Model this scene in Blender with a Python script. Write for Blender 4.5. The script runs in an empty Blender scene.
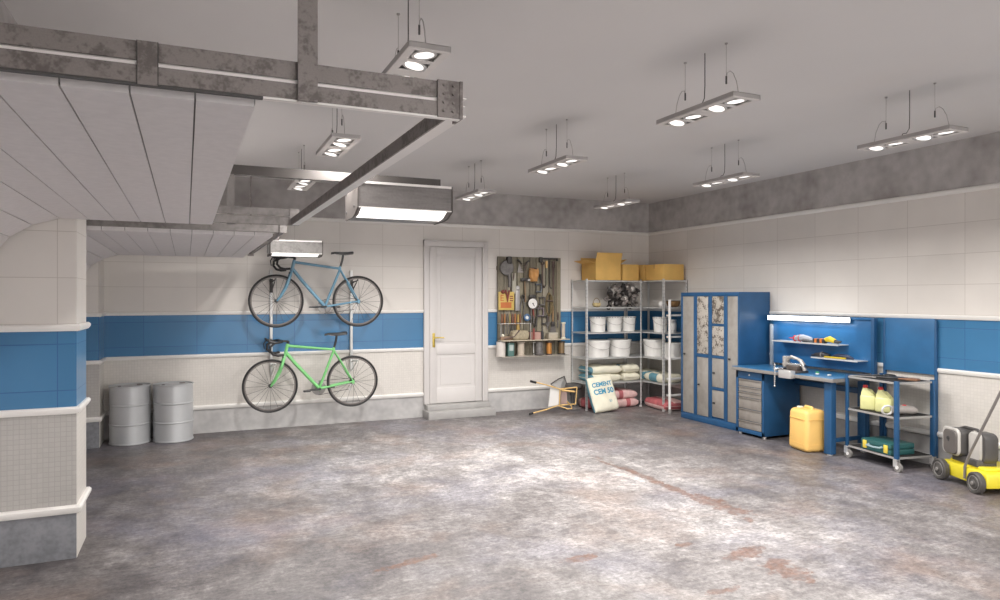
import bpy, bmesh, math, random
from mathutils import Vector, Matrix, Euler
random.seed(7)
C = bpy.context.scene
COL = C.collection
PI = math.pi

# ------------------------------------------------------------------ geometry helpers
class MB:
    def __init__(self):
        self.bm = bmesh.new()
        self.mi = 0
    def _tag(self, faces):
        for f in faces: f.material_index = self.mi
    def box(self, x0, x1, y0, y1, z0, z1, bev=0, rot=None, piv=None, seg=2):
        if x0 > x1: x0, x1 = x1, x0
        if y0 > y1: y0, y1 = y1, y0
        if z0 > z1: z0, z1 = z1, z0
        vs = [self.bm.verts.new((x, y, z)) for x in (x0, x1) for y in (y0, y1) for z in (z0, z1)]
        q = [(0, 1, 3, 2), (4, 6, 7, 5), (0, 4, 5, 1), (2, 3, 7, 6), (0, 2, 6, 4), (1, 5, 7, 3)]
        fs = [self.bm.faces.new([vs[i] for i in a]) for a in q]
        self._tag(fs)
        allv = vs
        if bev:
            es = list({e for f in fs for e in f.edges})
            r = bmesh.ops.bevel(self.bm, geom=es, offset=bev, segments=seg, affect='EDGES', profile=0.5)
            self._tag(r['faces'])
            allv = list({v for f in r['faces'] for v in f.verts} | {v for f in fs if f.is_valid for v in f.verts})
        if rot is not None:
            p = Vector(piv) if piv is not None else Vector(((x0 + x1) / 2, (y0 + y1) / 2, (z0 + z1) / 2))
            m = Euler(rot).to_matrix()
            for v in allv: v.co = p + m @ (v.co - p)
        return allv
    def ring(self, c, ax1, ax2, r, seg):
        return [self.bm.verts.new(c + ax1 * (r * math.cos(2 * PI * i / seg)) + ax2 * (r * math.sin(2 * PI * i / seg))) for i in range(seg)]
    def loft(self, rings, cap=True, closed=False):
        n = len(rings[0]); fs = []
        prs = list(zip(rings, rings[1:]))
        if closed: prs.append((rings[-1], rings[0]))
        for a, b in prs:
            for i in range(n):
                j = (i + 1) % n
                fs.append(self.bm.faces.new((a[i], a[j], b[j], b[i])))
        if cap and not closed:
            fs.append(self.bm.faces.new(list(reversed(rings[0]))))
            fs.append(self.bm.faces.new(rings[-1]))
        self._tag(fs)
    def tube(self, pts, r, seg=8, closed=False, squash=None):
        pts = [Vector(p) for p in pts]; n = len(pts)
        rs = r if isinstance(r, (list, tuple)) else [r] * n
        rings = []; up = None
        for i, p in enumerate(pts):
            if closed: t = pts[(i + 1) % n] - pts[i - 1]
            else: t = pts[min(i + 1, n - 1)] - pts[max(i - 1, 0)]
            t.normalize()
            if up is None:
                up = Vector((0, 1, 0)) if abs(t.y) < 0.9 else Vector((1, 0, 0))
            a = up - t * up.dot(t)
            if a.length < 1e-5: a = t.orthogonal()
            a.normalize(); up = a
            b = t.cross(a)
            k = squash or 1.0
            rings.append([self.bm.verts.new(p + a * (rs[i] * k * math.cos(2 * PI * j / seg)) + b * (rs[i] * math.sin(2 * PI * j / seg))) for j in range(seg)])
        self.loft(rings, cap=not closed, closed=closed)
    def cyl(self, p0, p1, r0, r1=None, seg=16):
        self.tube([p0, p1], [r0, r0 if r1 is None else r1], seg)
    def lathe(self, prof, c=(0, 0, 0), axis=(0, 0, 1), seg=32, cap=True):
        ax = Vector(axis).normalized(); a = ax.orthogonal().normalized(); b = ax.cross(a); c = Vector(c)
        rings = [self.ring(c + ax * z, a, b, max(r, 1e-4), seg) for r, z in prof]
        self.loft(rings, cap=cap)
    def torus(self, c, axis, R, r, seg=48, sub=8, squash=1.0):
        ax = Vector(axis).normalized(); a = ax.orthogonal().normalized(); b = ax.cross(a); c = Vector(c); rings = []
        for i in range(seg):
            t = 2 * PI * i / seg; d = a * math.cos(t) + b * math.sin(t)
            rings.append([self.bm.verts.new(c + d * (R + r * math.cos(2 * PI * j / sub)) + ax * (r * squash * math.sin(2 * PI * j / sub))) for j in range(sub)])
        self.loft(rings, closed=True)
    def prism(self, poly, axis, a0, a1):
        # poly: 2D points; axis 'x': (y,z), 'y': (x,z), 'z': (x,y)
        def mk(p, a):
            if axis == 'x': return (a, p[0], p[1])
            if axis == 'y': return (p[0], a, p[1])
            return (p[0], p[1], a)
        A = [self.bm.verts.new(mk(p, a0)) for p in poly]; B = [self.bm.verts.new(mk(p, a1)) for p in poly]
        n = len(poly); fs = [self.bm.faces.new((A[i], A[(i + 1) % n], B[(i + 1) % n], B[i])) for i in range(n)]
        fs.append(self.bm.faces.new(list(reversed(A)))); fs.append(self.bm.faces.new(B))
        self._tag(fs); return A + B
    def ball(self, c, r, scale=(1, 1, 1), u=16, v=10):
        m = Matrix.Translation(Vector(c)) @ Matrix.Diagonal((scale[0], scale[1], scale[2], 1))
        k = bmesh.ops.create_uvsphere(self.bm, u_segments=u, v_segments=v, radius=r, matrix=m)
        self._tag({f for w in k['verts'] for f in w.link_faces})
        return k['verts']
    def xf(self, m):
        for v in self.bm.verts: v.co = m @ v.co
        return self
    def build(self, name, mats, parent=None, angle=35, loc=None, rot=None):
        bmesh.ops.recalc_face_normals(self.bm, faces=self.bm.faces[:])
        me = bpy.data.meshes.new(name); self.bm.to_mesh(me); self.bm.free()
        for p in me.polygons: p.use_smooth = True
        me.set_sharp_from_angle(angle=math.radians(angle))
        for m in (mats if isinstance(mats, (list, tuple)) else [mats]): me.materials.append(m)
        o = bpy.data.objects.new(name, me); COL.objects.link(o)
        if parent is not None: o.parent = parent
        if loc: o.location = loc
        if rot: o.rotation_euler = rot
        return o

def thing(name, label, cat, loc=(0, 0, 0), rz=0, group=None, rot=None):
    o = bpy.data.objects.new(name, None); COL.objects.link(o); o.location = loc
    o.rotation_euler = rot if rot else (0, 0, rz)
    o.empty_display_size = 0.05
    o['label'] = label; o['category'] = cat
    if group: o['group'] = group
    return o
def tag(o, label, cat, group=None):
    o['label'] = label; o['category'] = cat
    if group: o['group'] = group
    return o
def struct(o):
    o['kind'] = 'structure'; return o
def dup(root, loc=None, label=None, rot=None):
    r = root.copy(); COL.objects.link(r)
    if loc is not None: r.location = loc
    if rot is not None: r.rotation_euler = rot
    if label: r['label'] = label
    for ch in list(root.children):
        c = ch.copy(); COL.objects.link(c); c.parent = r
        for g in list(ch.children):
            d = g.copy(); COL.objects.link(d); d.parent = c
    return r
def text(s, parent, loc, rot, size, m, ext=0.0008, name='lettering', align='CENTER', bold=0):
    cu = bpy.data.curves.new(name, 'FONT'); cu.body = s; cu.size = size; cu.extrude = ext; cu.offset = bold
    cu.align_x = align; cu.align_y = 'CENTER'; cu.materials.append(m)
    tmp = bpy.data.objects.new(name, cu); COL.objects.link(tmp); bpy.context.view_layer.update()
    me = bpy.data.meshes.new_from_object(tmp.evaluated_get(bpy.context.evaluated_depsgraph_get()))
    bpy.data.objects.remove(tmp)
    o = bpy.data.objects.new(name, me); COL.objects.link(o); o.parent = parent; o.location = loc; o.rotation_euler = rot
    return o

# ------------------------------------------------------------------ materials
def nt(name):
    m = bpy.data.materials.new(name); m.use_nodes = True
    n = m.node_tree.nodes; l = m.node_tree.links; b = n['Principled BSDF']
    return m, n, l, b
def mat(name, col, rough=.5, metal=0, var=.08, scale=8, bump=0, spec=.5, coat=0):
    m, n, l, b = nt(name)
    b.inputs['Roughness'].default_value = rough; b.inputs['Metallic'].default_value = metal
    b.inputs['Specular IOR Level'].default_value = spec
    b.inputs['Coat Weight'].default_value = coat
    tc = n.new('ShaderNodeTexCoord'); no = n.new('ShaderNodeTexNoise'); no.inputs['Scale'].default_value = scale; no.inputs['Detail'].default_value = 5
    l.new(tc.outputs['Object'], no.inputs['Vector'])
    r = n.new('ShaderNodeValToRGB'); r.color_ramp.elements[0].position = .3; r.color_ramp.elements[1].position = .7
    r.color_ramp.elements[0].color = [c * (1 - var) for c in col] + [1]; r.color_ramp.elements[1].color = [min(1, c * (1 + var)) for c in col] + [1]
    l.new(no.outputs['Fac'], r.inputs['Fac']); l.new(r.outputs['Color'], b.inputs['Base Color'])
    if bump:
        bp = n.new('ShaderNodeBump'); bp.inputs['Strength'].default_value = bump; bp.inputs['Distance'].default_value = .01
        l.new(no.outputs['Fac'], bp.inputs['Height']); l.new(bp.outputs['Normal'], b.inputs['Normal'])
    return m
def emis(name, col, st):
    m, n, l, b = nt(name)
    b.inputs['Base Color'].default_value = (*col, 1); b.inputs['Emission Color'].default_value = (*col, 1); b.inputs['Emission Strength'].default_value = st
    return m
def worn(name, base, dirt, scale=12, thr=(.5, .62), rough=.4, metal=.3, streak=(1, 1, 1), fine=True, bump=.1):
    """metal or concrete with spotty wear"""
    m, n, l, b = nt(name)
    b.inputs['Roughness'].default_value = rough; b.inputs['Metallic'].default_value = metal
    tc = n.new('ShaderNodeTexCoord'); mp = n.new('ShaderNodeMapping'); mp.inputs['Scale'].default_value = streak
    l.new(tc.outputs['Object'], mp.inputs['Vector'])
    a = n.new('ShaderNodeTexNoise'); a.inputs['Scale'].default_value = scale; a.inputs['Detail'].default_value = 8; a.inputs['Roughness'].default_value = .7
    c = n.new('ShaderNodeTexNoise'); c.inputs['Scale'].default_value = scale * .22; c.inputs['Detail'].default_value = 3
    l.new(mp.outputs['Vector'], a.inputs['Vector']); l.new(mp.outputs['Vector'], c.inputs['Vector'])
    mx = n.new('ShaderNodeMath'); mx.operation = 'MULTIPLY_ADD'; mx.inputs[1].default_value = .55
    l.new(a.outputs['Fac'], mx.inputs[0])
    m2 = n.new('ShaderNodeMath'); m2.operation = 'MULTIPLY'; m2.inputs[1].default_value = .45; l.new(c.outputs['Fac'], m2.inputs[0]); l.new(m2.outputs[0], mx.inputs[2])
    r = n.new('ShaderNodeValToRGB'); r.color_ramp.elements[0].position = thr[0]; r.color_ramp.elements[1].position = thr[1]
    r.color_ramp.elements[0].color = (*base, 1); r.color_ramp.elements[1].color = (*dirt, 1)
    l.new(mx.outputs[0], r.inputs['Fac'])
    if fine:
        f = n.new('ShaderNodeTexNoise'); f.inputs['Scale'].default_value = scale * 4; f.inputs['Detail'].default_value = 4
        l.new(tc.outputs['Object'], f.inputs['Vector'])
        mr = n.new('ShaderNodeMapRange'); mr.inputs['To Min'].default_value = .82; mr.inputs['To Max'].default_value = 1.18
        l.new(f.outputs['Fac'], mr.inputs['Value'])
        hs = n.new('ShaderNodeHueSaturation'); l.new(mr.outputs['Result'], hs.inputs['Value']); l.new(r.outputs['Color'], hs.inputs['Color'])
        l.new(hs.outputs['Color'], b.inputs['Base Color'])
    else:
        l.new(r.outputs['Color'], b.inputs['Base Color'])
    if bump:
        bp = n.new('ShaderNodeBump'); bp.inputs['Strength'].default_value = bump; bp.inputs['Distance'].default_value = .01
        l.new(mx.outputs[0], bp.inputs['Height']); l.new(bp.outputs['Normal'], b.inputs['Normal'])
    return m
def tile(name, axis, col, mort, w, h, ou, oz, ms=.006, rough=.3, var=.04, bump=.25, spec=.5):
    """wall tiles laid out in metres; axis is the horizontal world axis of the wall"""
    m, n, l, b = nt(name)
    b.inputs['Roughness'].default_value = rough; b.inputs['Specular IOR Level'].default_value = spec
    g = n.new('ShaderNodeNewGeometry'); s = n.new('ShaderNodeSeparateXYZ'); l.new(g.outputs['Position'], s.inputs[0])
    cb = n.new('ShaderNodeCombineXYZ')
    if axis == 'xy':
        ad = n.new('ShaderNodeMath'); ad.operation = 'ADD'; l.new(s.outputs['X'], ad.inputs[0]); l.new(s.outputs['Y'], ad.inputs[1]); src = ad.outputs[0]
    else: src = s.outputs[axis.upper()]
    au = n.new('ShaderNodeMath'); au.operation = 'SUBTRACT'; au.inputs[1].default_value = ou - 100 * w; l.new(src, au.inputs[0])
    az = n.new('ShaderNodeMath'); az.operation = 'SUBTRACT'; az.inputs[1].default_value = oz - 100 * h; l.new(s.outputs['Z'], az.inputs[0])
    l.new(au.outputs[0], cb.inputs['X']); l.new(az.outputs[0], cb.inputs['Y'])
    br = n.new('ShaderNodeTexBrick'); br.offset = 0; br.inputs['Scale'].default_value = 1; br.inputs['Brick Width'].default_value = w; br.inputs['Row Height'].default_value = h
    br.inputs['Mortar Size'].default_value = ms / 2; br.inputs['Mortar Smooth'].default_value = .2; br.inputs['Bias'].default_value = 0
    br.inputs['Color1'].default_value = [c * (1 - var) for c in col] + [1]; br.inputs['Color2'].default_value = [c * (1 + var) for c in col] + [1]; br.inputs['Mortar'].default_value = (*mort, 1)
    l.new(cb.outputs[0], br.inputs['Vector'])
    no = n.new('ShaderNodeTexNoise'); no.inputs['Scale'].default_value = 2.2; no.inputs['Detail'].default_value = 6; l.new(g.outputs['Position'], no.inputs['Vector'])
    mr = n.new('ShaderNodeMapRange'); mr.inputs['To Min'].default_value = .9; mr.inputs['To Max'].default_value = 1.1; l.new(no.outputs['Fac'], mr.inputs['Value'])
    hs = n.new('ShaderNodeHueSaturation'); l.new(mr.outputs['Result'], hs.inputs['Value']); l.new(br.outputs['Color'], hs.inputs['Color'])
    l.new(hs.outputs['Color'], b.inputs['Base Color'])
    bp = n.new('ShaderNodeBump'); bp.inputs['Strength'].default_value = bump; bp.inputs['Distance'].default_value = .004; bp.invert = True
    l.new(br.outputs['Fac'], bp.inputs['Height']); l.new(bp.outputs['Normal'], b.inputs['Normal'])
    return m

CREAM = (.69, .655, .615); MCREAM = (.52, .48, .44)
BLUE = (.05, .18, .35); MBLUE = (.03, .11, .27)
def wallset(ax, ou):
    return [worn('concrete_plinth_' + ax, (.50, .49, .48), (.36, .35, .35), 9, (.42, .62), .8, 0, bump=.2),
            tile('mosaic_tile_' + ax, ax, (.62, .59, .55), (.56, .53, .495), .03, .03, 0, 0, .004, .35, .03, .25),
            tile('blue_tile_' + ax, ax, BLUE, MBLUE, .555, .283, ou, 1.032, .006, .28, .06, .3),
            tile('cream_tile_' + ax, ax, CREAM, MCREAM, .555, .283, ou, 1.437, .005, .4, .025, .25),
            worn('raw_concrete_' + ax, (.47, .45, .44), (.30, .28, .27), 7, (.44, .62), .9, 0, bump=.3)]
WX, WY, WP = wallset('x', .02), wallset('y', 4.038), wallset('xy', 3.6)
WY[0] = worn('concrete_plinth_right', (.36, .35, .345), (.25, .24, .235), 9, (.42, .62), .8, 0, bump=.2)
WP.append(WP[1]); WP[1] = tile('grey_mosaic_tile', 'xy', (.42, .405, .385), (.36, .345, .33), .03, .03, 0, 0, .004, .35, .03, .25)  # darker copy of the mosaic: shade on the pier front put into colour
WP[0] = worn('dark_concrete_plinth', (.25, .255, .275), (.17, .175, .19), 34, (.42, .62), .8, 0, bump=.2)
M_trim = mat('white_moulding', (.78, .76, .73), .35, var=.02)
M_ceil = mat('ceiling_plaster', (.68, .665, .66), .75, var=.02, scale=1.2, bump=.02)
M_steel = worn('galvanised_steel', (.24, .215, .205), (.14, .122, .115), 85, (.49, .58), .5, .35, bump=.05)
M_steel2 = worn('galvanised_steel_light', (.27, .25, .24), (.17, .155, .15), 26, (.46, .6), .5, .3, bump=.05)
M_flange = mat('zinc_flange', (.80, .77, .75), .35, .2, .03)  # pale metal, much lighter than the rail steel
M_panel = mat('door_panel_paint', (.73, .70, .70), .55, var=.04, scale=30, bump=.05)
M_panel_edge = mat('door_panel_edge', (.25, .24, .235), .6)
M_dark = mat('dark_gap', (.03, .03, .03), .8)
M_black = mat('black_rubber', (.022, .021, .021), .55)
M_blackp = mat('black_plastic', (.03, .03, .032), .35)
M_white = mat('white_paint', (.74, .73, .71), .35, var=.02)
M_door = mat('door_white_paint', (.60, .575, .56), .4, var=.015)
M_brass = mat('brass', (.55, .42, .10), .3, .9)
M_alu = mat('aluminium', (.66, .65, .64), .35, .6, .05)
M_chrome = mat('chrome', (.75, .75, .75), .18, 1, .03)
M_drum = mat('drum_steel', (.50, .51, .52), .42, .35, .05, 3)
M_blue = mat('blue_enamel', (.017, .08, .19), .38, 0, .10, 5)
M_bluet = mat('blue_worktop', (.03, .135, .28), .3, 0, .12, 6)
M_grey = mat('grey_plastic', (.22, .21, .20), .5)
M_dgrey = mat('dark_grey_plastic', (.075, .07, .068), .5)
M_card = mat('cardboard', (.66, .41, .12), .75, 0, .08, 6)
M_cardin = mat('cardboard_inside', (.36, .20, .06), .8)
M_rack = mat('shelf_steel', (.68, .68, .67), .4, .35, .05)
M_shelfpan = mat('shelf_board_steel', (.40, .40, .40), .45, .3)
M_bucket = mat('white_bucket_plastic', (.76, .75, .72), .35)
M_yellow = mat('yellow_enamel', (.72, .61, .035), .4, 0, .04)
M_yel2 = mat('yellow_plastic', (.86, .54, .17), .4, 0, .05, 4)
M_jug = mat('pale_yellow_jug', (.68, .68, .32), .35, 0, .06)
M_red = mat('red_plastic', (.55, .03, .03), .4)
M_red2 = mat('dull_red_paint', (.22, .05, .04), .5)
M_wood = mat('pale_wood', (.72, .48, .20), .5, 0, .15, 12)
M_tealcase = mat('teal_plastic', (.025, .105, .105), .4)
M_paleblue = mat('pale_handle', (.30, .42, .45), .4)
M_paperw = mat('sack_paper', (.72, .69, .56), .7, 0, .07, 10, bump=.15)
M_papert = mat('sack_teal', (.10, .24, .30), .7, 0, .15, 10)
M_papern = mat('sack_red', (.45, .12, .13), .7, 0, .2, 10)
M_paperp = mat('sack_pink', (.66, .44, .42), .7, 0, .2, 10, bump=.15)
M_ink = mat('blue_ink', (.05, .27, .42), .6)
M_step = mat('step_grey_paint', (.36, .35, .34), .6)

def floor_mat():
    m, n, l, b = nt('stained_concrete_floor')
    g = n.new('ShaderNodeNewGeometry')
    def noise(sc, det, rough=.6, dist=0, stretch=None, off=0):
        x = n.new('ShaderNodeTexNoise'); x.inputs['Scale'].default_value = sc; x.inputs['Detail'].default_value = det
        x.inputs['Roughness'].default_value = rough; x.inputs['Distortion'].default_value = dist
        mp = n.new('ShaderNodeMapping'); mp.inputs['Location'].default_value = (off, off * .7, 0)
        if stretch: mp.inputs['Scale'].default_value = stretch; mp.inputs['Rotation'].default_value = (0, 0, .35)
        l.new(g.outputs['Position'], mp.inputs['Vector']); l.new(mp.outputs[0], x.inputs['Vector']); return x.outputs['Fac']
    def math_(op, a, bb, c=None):
        x = n.new('ShaderNodeMath'); x.operation = op
        for i, v in enumerate((a, bb, c)):
            if v is None: continue
            if isinstance(v, (int, float)): x.inputs[i].default_value = v
            else: l.new(v, x.inputs[i])
        return x.outputs[0]
    def ramp(f, stops):
        r = n.new('ShaderNodeValToRGB'); e = r.color_ramp.elements
        while len(e) < len(stops): e.new(.5)
        for el, (p, c) in zip(e, stops): el.position = p; el.color = (*c, 1)
        l.new(f, r.inputs['Fac']); return r.outputs['Color']
    def mix(f, a, bb, mode='MIX'):
        x = n.new('ShaderNodeMix'); x.data_type = 'RGBA'; x.blend_type = mode
        if isinstance(f, (int, float)): x.inputs['Factor'].default_value = f
        else: l.new(f, x.inputs['Factor'])
        for nm, v in (('A', a), ('B', bb)):
            s = [i for i in x.inputs if i.name == nm and i.type == 'RGBA'][0]
            if isinstance(v, tuple): s.default_value = (*v, 1)
            else: l.new(v, s)
        return [o for o in x.outputs if o.type == 'RGBA'][0]
    big = noise(.55, 4, .6, .3, off=3.1); med = noise(2.6, 10, .74, .35, (1, .75, 1)); fin = noise(11, 10, .78, 0, off=5)
    # bright pool of light painted into the floor colour, mid-garage
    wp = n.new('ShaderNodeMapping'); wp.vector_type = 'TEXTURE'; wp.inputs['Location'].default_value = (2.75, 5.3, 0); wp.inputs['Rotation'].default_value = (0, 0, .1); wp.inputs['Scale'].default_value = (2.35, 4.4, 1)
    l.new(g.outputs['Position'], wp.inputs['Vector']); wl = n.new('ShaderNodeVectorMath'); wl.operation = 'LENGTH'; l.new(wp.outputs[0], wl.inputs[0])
    light_pool = ramp_f(n, l, math_('ADD', wl.outputs['Value'], math_('MULTIPLY', big, .9)), 1.75, .75)
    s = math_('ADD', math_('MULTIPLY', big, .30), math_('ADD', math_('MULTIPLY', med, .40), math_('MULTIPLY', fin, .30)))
    s = math_('ADD', s, math_('MULTIPLY_ADD', light_pool, .095, -.03))
    base = ramp(s, [(.36, (.052, .046, .048)), (.44, (.092, .083, .084)), (.51, (.15, .138, .136)), (.575, (.25, .236, .231)), (.66, (.47, .45, .44))])
    warm = noise(1.2, 5, .6, .2, off=9)
    base = mix(math_('MULTIPLY', ramp_f(n, l, warm, .5, .68), .25), base, (.30, .19, .13), 'MIX')
    cool = noise(.9, 4, .6, .2, off=17)
    base = mix(math_('MULTIPLY', ramp_f(n, l, cool, .48, .66), .22), base, (.20, .21, .30), 'MIX')
    # rust stains: (cx, cy, half length, half width, angle)
    jit = n.new('ShaderNodeTexNoise'); jit.inputs['Scale'].default_value = 8; jit.inputs['Detail'].default_value = 8; jit.inputs['Roughness'].default_value = .75
    l.new(g.outputs['Position'], jit.inputs['Vector'])
    stains = [(3.66, 4.72, .95, .05, 89), (3.70, 4.20, .30, .11, 92), (3.66, 5.35, .55, .03, 95), (3.15, 3.32, .17, .07, 20), (3.16, 2.99, .12, .11, 60), (3.2, 3.12, .10, .06, 10),
              (1.16, 4.02, .22, .035, 15), (2.16, 3.66, .13, .05, 10), (2.9, 3.6, .06, .03, 0), (2.65, 2.95, .09, .03, 0)]
    tot = None
    for cx, cy, rx, ry, an in stains:
        mp = n.new('ShaderNodeMapping'); mp.vector_type = 'TEXTURE'
        mp.inputs['Location'].default_value = (cx, cy, 0); mp.inputs['Rotation'].default_value = (0, 0, math.radians(an)); mp.inputs['Scale'].default_value = (rx, ry, 1)
        l.new(g.outputs['Position'], mp.inputs['Vector'])
        ln = n.new('ShaderNodeVectorMath'); ln.operation = 'LENGTH'; l.new(mp.outputs[0], ln.inputs[0])
        d = math_('ADD', ln.outputs['Value'], math_('MULTIPLY', math_('SUBTRACT', jit.outputs['Fac'], .5), 5.0))
        mr = n.new('ShaderNodeMapRange'); mr.inputs['From Min'].default_value = 1.05; mr.inputs['From Max'].default_value = .8; l.new(d, mr.inputs['Value'])
        tot = mr.outputs['Result'] if tot is None else math_('MAXIMUM', tot, mr.outputs['Result'])
    base = mix(math_('MULTIPLY', math_('MULTIPLY', tot, ramp_f(n, l, fin, .34, .56)), .85), base, (.14, .07, .047))
    grain = noise(38, 8, .8, 0, off=2); scr = noise(30, 6, .7, 0, (.25, 1, 1), off=7)
    hs_ = n.new('ShaderNodeHueSaturation'); l.new(base, hs_.inputs['Color'])
    gv = math_('MULTIPLY_ADD', math_('SUBTRACT', grain, .5), 2.4, math_('MULTIPLY_ADD', math_('SUBTRACT', scr, .5), 1.3, 1.0))
    l.new(gv, hs_.inputs['Value']); base = hs_.outputs['Color']
    # hairline cracks
    vo = n.new('ShaderNodeTexVoronoi'); vo.feature = 'DISTANCE_TO_EDGE'; vo.inputs['Scale'].default_value = .42; vo.inputs['Randomness'].default_value = .9
    ds = n.new('ShaderNodeVectorMath'); ds.operation = 'MULTIPLY_ADD'; l.new(jit.outputs['Color'], ds.inputs[0]); ds.inputs[1].default_value = (.12, .12, 0); l.new(g.outputs['Position'], ds.inputs[2])
    l.new(ds.outputs[0], vo.inputs['Vector'])
    mr = n.new('ShaderNodeMapRange'); mr.inputs['From Min'].default_value = .005; mr.inputs['From Max'].default_value = 0; mr.inputs['To Max'].default_value = .2; l.new(vo.outputs['Distance'], mr.inputs['Value'])
    base = mix(mr.outputs['Result'], base, (.09, .075, .07))
    l.new(base, b.inputs['Base Color'])
    mr = n.new('ShaderNodeMapRange'); mr.inputs['To Min'].default_value = .30; mr.inputs['To Max'].default_value = .62; l.new(med, mr.inputs['Value'])
    l.new(mr.outputs['Result'], b.inputs['Roughness'])
    bp = n.new('ShaderNodeBump'); bp.inputs['Strength'].default_value = .25; bp.inputs['Distance'].default_value = .006; l.new(fin, bp.inputs['Height']); l.new(bp.outputs['Normal'], b.inputs['Normal'])
    return m
def ramp_f(n, l, f, a, b_):
    mr = n.new('ShaderNodeMapRange'); mr.inputs['From Min'].default_value = a; mr.inputs['From Max'].default_value = b_; l.new(f, mr.inputs['Value']); return mr.outputs['Result']

# ------------------------------------------------------------------ camera and measuring
F = 689.0; HY = 297.4; H = 1.6
YAW = math.atan(305 / 689.0); SN, CS = math.sin(YAW), math.cos(YAW)
cam = bpy.data.cameras.new('camera'); cam.sensor_width = 36; cam.lens = F / 1000 * 36; cam.shift_y = -.0026; cam.clip_start = .05
co = bpy.data.objects.new('camera', cam); COL.objects.link(co); co.location = (0, 0, H); co.rotation_euler = (PI / 2, 0, -YAW); C.camera = co
def onY(u, v, Y):      # measured picture point -> (x, z) on the vertical plane y = Y
    a = (u - 500) / F; t = Y / (CS - a * SN); return t * (SN + a * CS), H + t * (HY - v) / F
def onX(u, v, X):      # measured picture point -> (y, z) on the vertical plane x = X
    a = (u - 500) / F; t = X / (SN + a * CS); return t * (CS - a * SN), H + t * (HY - v) / F
def PY(u, v, Y):
    x, z = onY(u, v, Y); return Vector((x, Y, z))
def PX(u, v, X):
    y, z = onX(u, v, X); return Vector((X, y, z))

XR, YB, ZC = 6.435, 8.84, 3.05
YF = -1.6          # wall behind the camera
XL = -1.42         # wall behind the sectional doors
# ------------------------------------------------------------------ room shell
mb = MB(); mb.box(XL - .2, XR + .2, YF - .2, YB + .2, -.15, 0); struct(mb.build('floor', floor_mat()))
mb = MB(); mb.box(XL - .2, XR + .2, YF - .2, YB + .2, ZC, ZC + .15); struct(mb.build('ceiling', M_ceil))
BANDS = [(0, .285, 0), (.285, .905, 1), (.905, 1.415, 2), (1.415, 2.58, 3), (2.58, ZC, 4)]
def banded(name, mats, rects, lim=ZC):
    mb = MB()
    for (x0, x1, y0, y1) in rects:
        for z0, z1, i in BANDS:
            if z0 >= lim: continue
            mb.mi = i; mb.box(x0, x1, y0, y1, z0, min(z1, lim))
    o = struct(mb.build(name, mats))
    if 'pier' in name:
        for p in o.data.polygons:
            if p.material_index < 2 and p.normal.x > .9: p.material_index = 5  # side faces get the paler mosaic, stronger light there put into colour
    return o
banded('wall_back', WX, [(XL - .2, XR + .2, YB, YB + .2)])
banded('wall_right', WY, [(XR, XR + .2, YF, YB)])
banded('wall_front', WX, [(XL - .2, .2, YF - .2, YF), (5.8, XR + .2, YF - .2, YF)])  # unseen wall; its opening is made up to let fill light in
mb = MB(); mb.box(.2, 5.8, YF - .2, YF, 2.5, ZC); struct(mb.build('wall_front_lintel', WX[4]))  # wall piece over the made-up opening
mb = MB(); mb.box(-6, 13, -9, YF - .2, -.15, -.02); struct(mb.build('ground', mat('forecourt_concrete', (.42, .41, .40), .9)))  # unseen ground added outside the opening to bounce light in
mb = MB(); mb.box(XL - .2, XL, YF, YB, 0, ZC); struct(mb.build('wall_left', WY[4]))
mb = MB(); mb.box(XL, -.86, YF, YB, 2.22, ZC); struct(mb.build('wall_left_upper', WY[4]))
banded('wall_left_pier', WP, [(XL, -.665, 4.92, 5.33)], 2.22)
banded('wall_left_pier', WP, [(XL, -.665, YF, 1.70)], 2.22)
banded('wall_left_pier', WP, [(XL, -.93, 8.42, YB)], 2.22)
# mouldings
def prof(zc, h, d):    # outline of a moulding: (depth, z)
    return [(0, zc - h / 2), (-d * .55, zc - h / 2), (-d, zc - h * .1), (-d, zc + h * .25), (-d * .6, zc + h / 2), (0, zc + h / 2)]
TR = [(.305, .05, .028), (.910, .042, .024), (1.415, .042, .024), (2.58, .045, .03)]
def trims(k, dirn, a0, a1, wall, rows=TR, sgn=-1):
    for (zc, h, d) in rows:
        mb = MB(); P = [(wall + sgn * (-p[0]), p[1]) for p in prof(zc, h, d)]
        mb.prism(P, dirn, a0, a1)
        struct(mb.build('trim_%d' % k, M_trim)); k += 1
    return k
k = 1
k = trims(k, 'y', 0, 0, 0, [])
for (zc, h, d) in TR:      # back wall, broken by the door
    for a0, a1 in (((XL, 2.79), (3.715, XR)) if zc < 2.4 else ((XL, XR),)):
        mb = MB(); mb.prism([(YB + p[0], p[1]) for p in prof(zc, h, d)], 'x', a0, a1); struct(mb.build('trim_%d' % k, M_trim)); k += 1
for (zc, h, d) in TR:      # right wall
    mb = MB(); mb.prism([(XR + p[0], p[1]) for p in prof(zc, h, d)], 'y', YF, YB); struct(mb.build('trim_%d' % k, M_trim)); k += 1
for (zc, h, d) in TR[:3]:  # piers: a moulding round the corner
    for (px, py0, py1) in ((-.665, 4.92, 5.33), (-.93, 8.42, YB)):
        mb = MB(); pr = prof(zc, h, d)
        rings = []
        A = [mb.bm.verts.new((XL, py0 + p[0], p[1])) for p in pr]
        Bq = [mb.bm.verts.new((px - p[0], py0 + p[0], p[1])) for p in pr]
        Cq = [mb.bm.verts.new((px - p[0], py1 - (p[0] if py1 < 6 else 0), p[1])) for p in pr]
        seq = [A, Bq, Cq]
        if py1 < 6: seq.append([mb.bm.verts.new((XL, py1 - p[0], p[1])) for p in pr])
        mb.loft(seq); struct(mb.build('trim_%d' % k, M_trim)); k += 1

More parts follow.
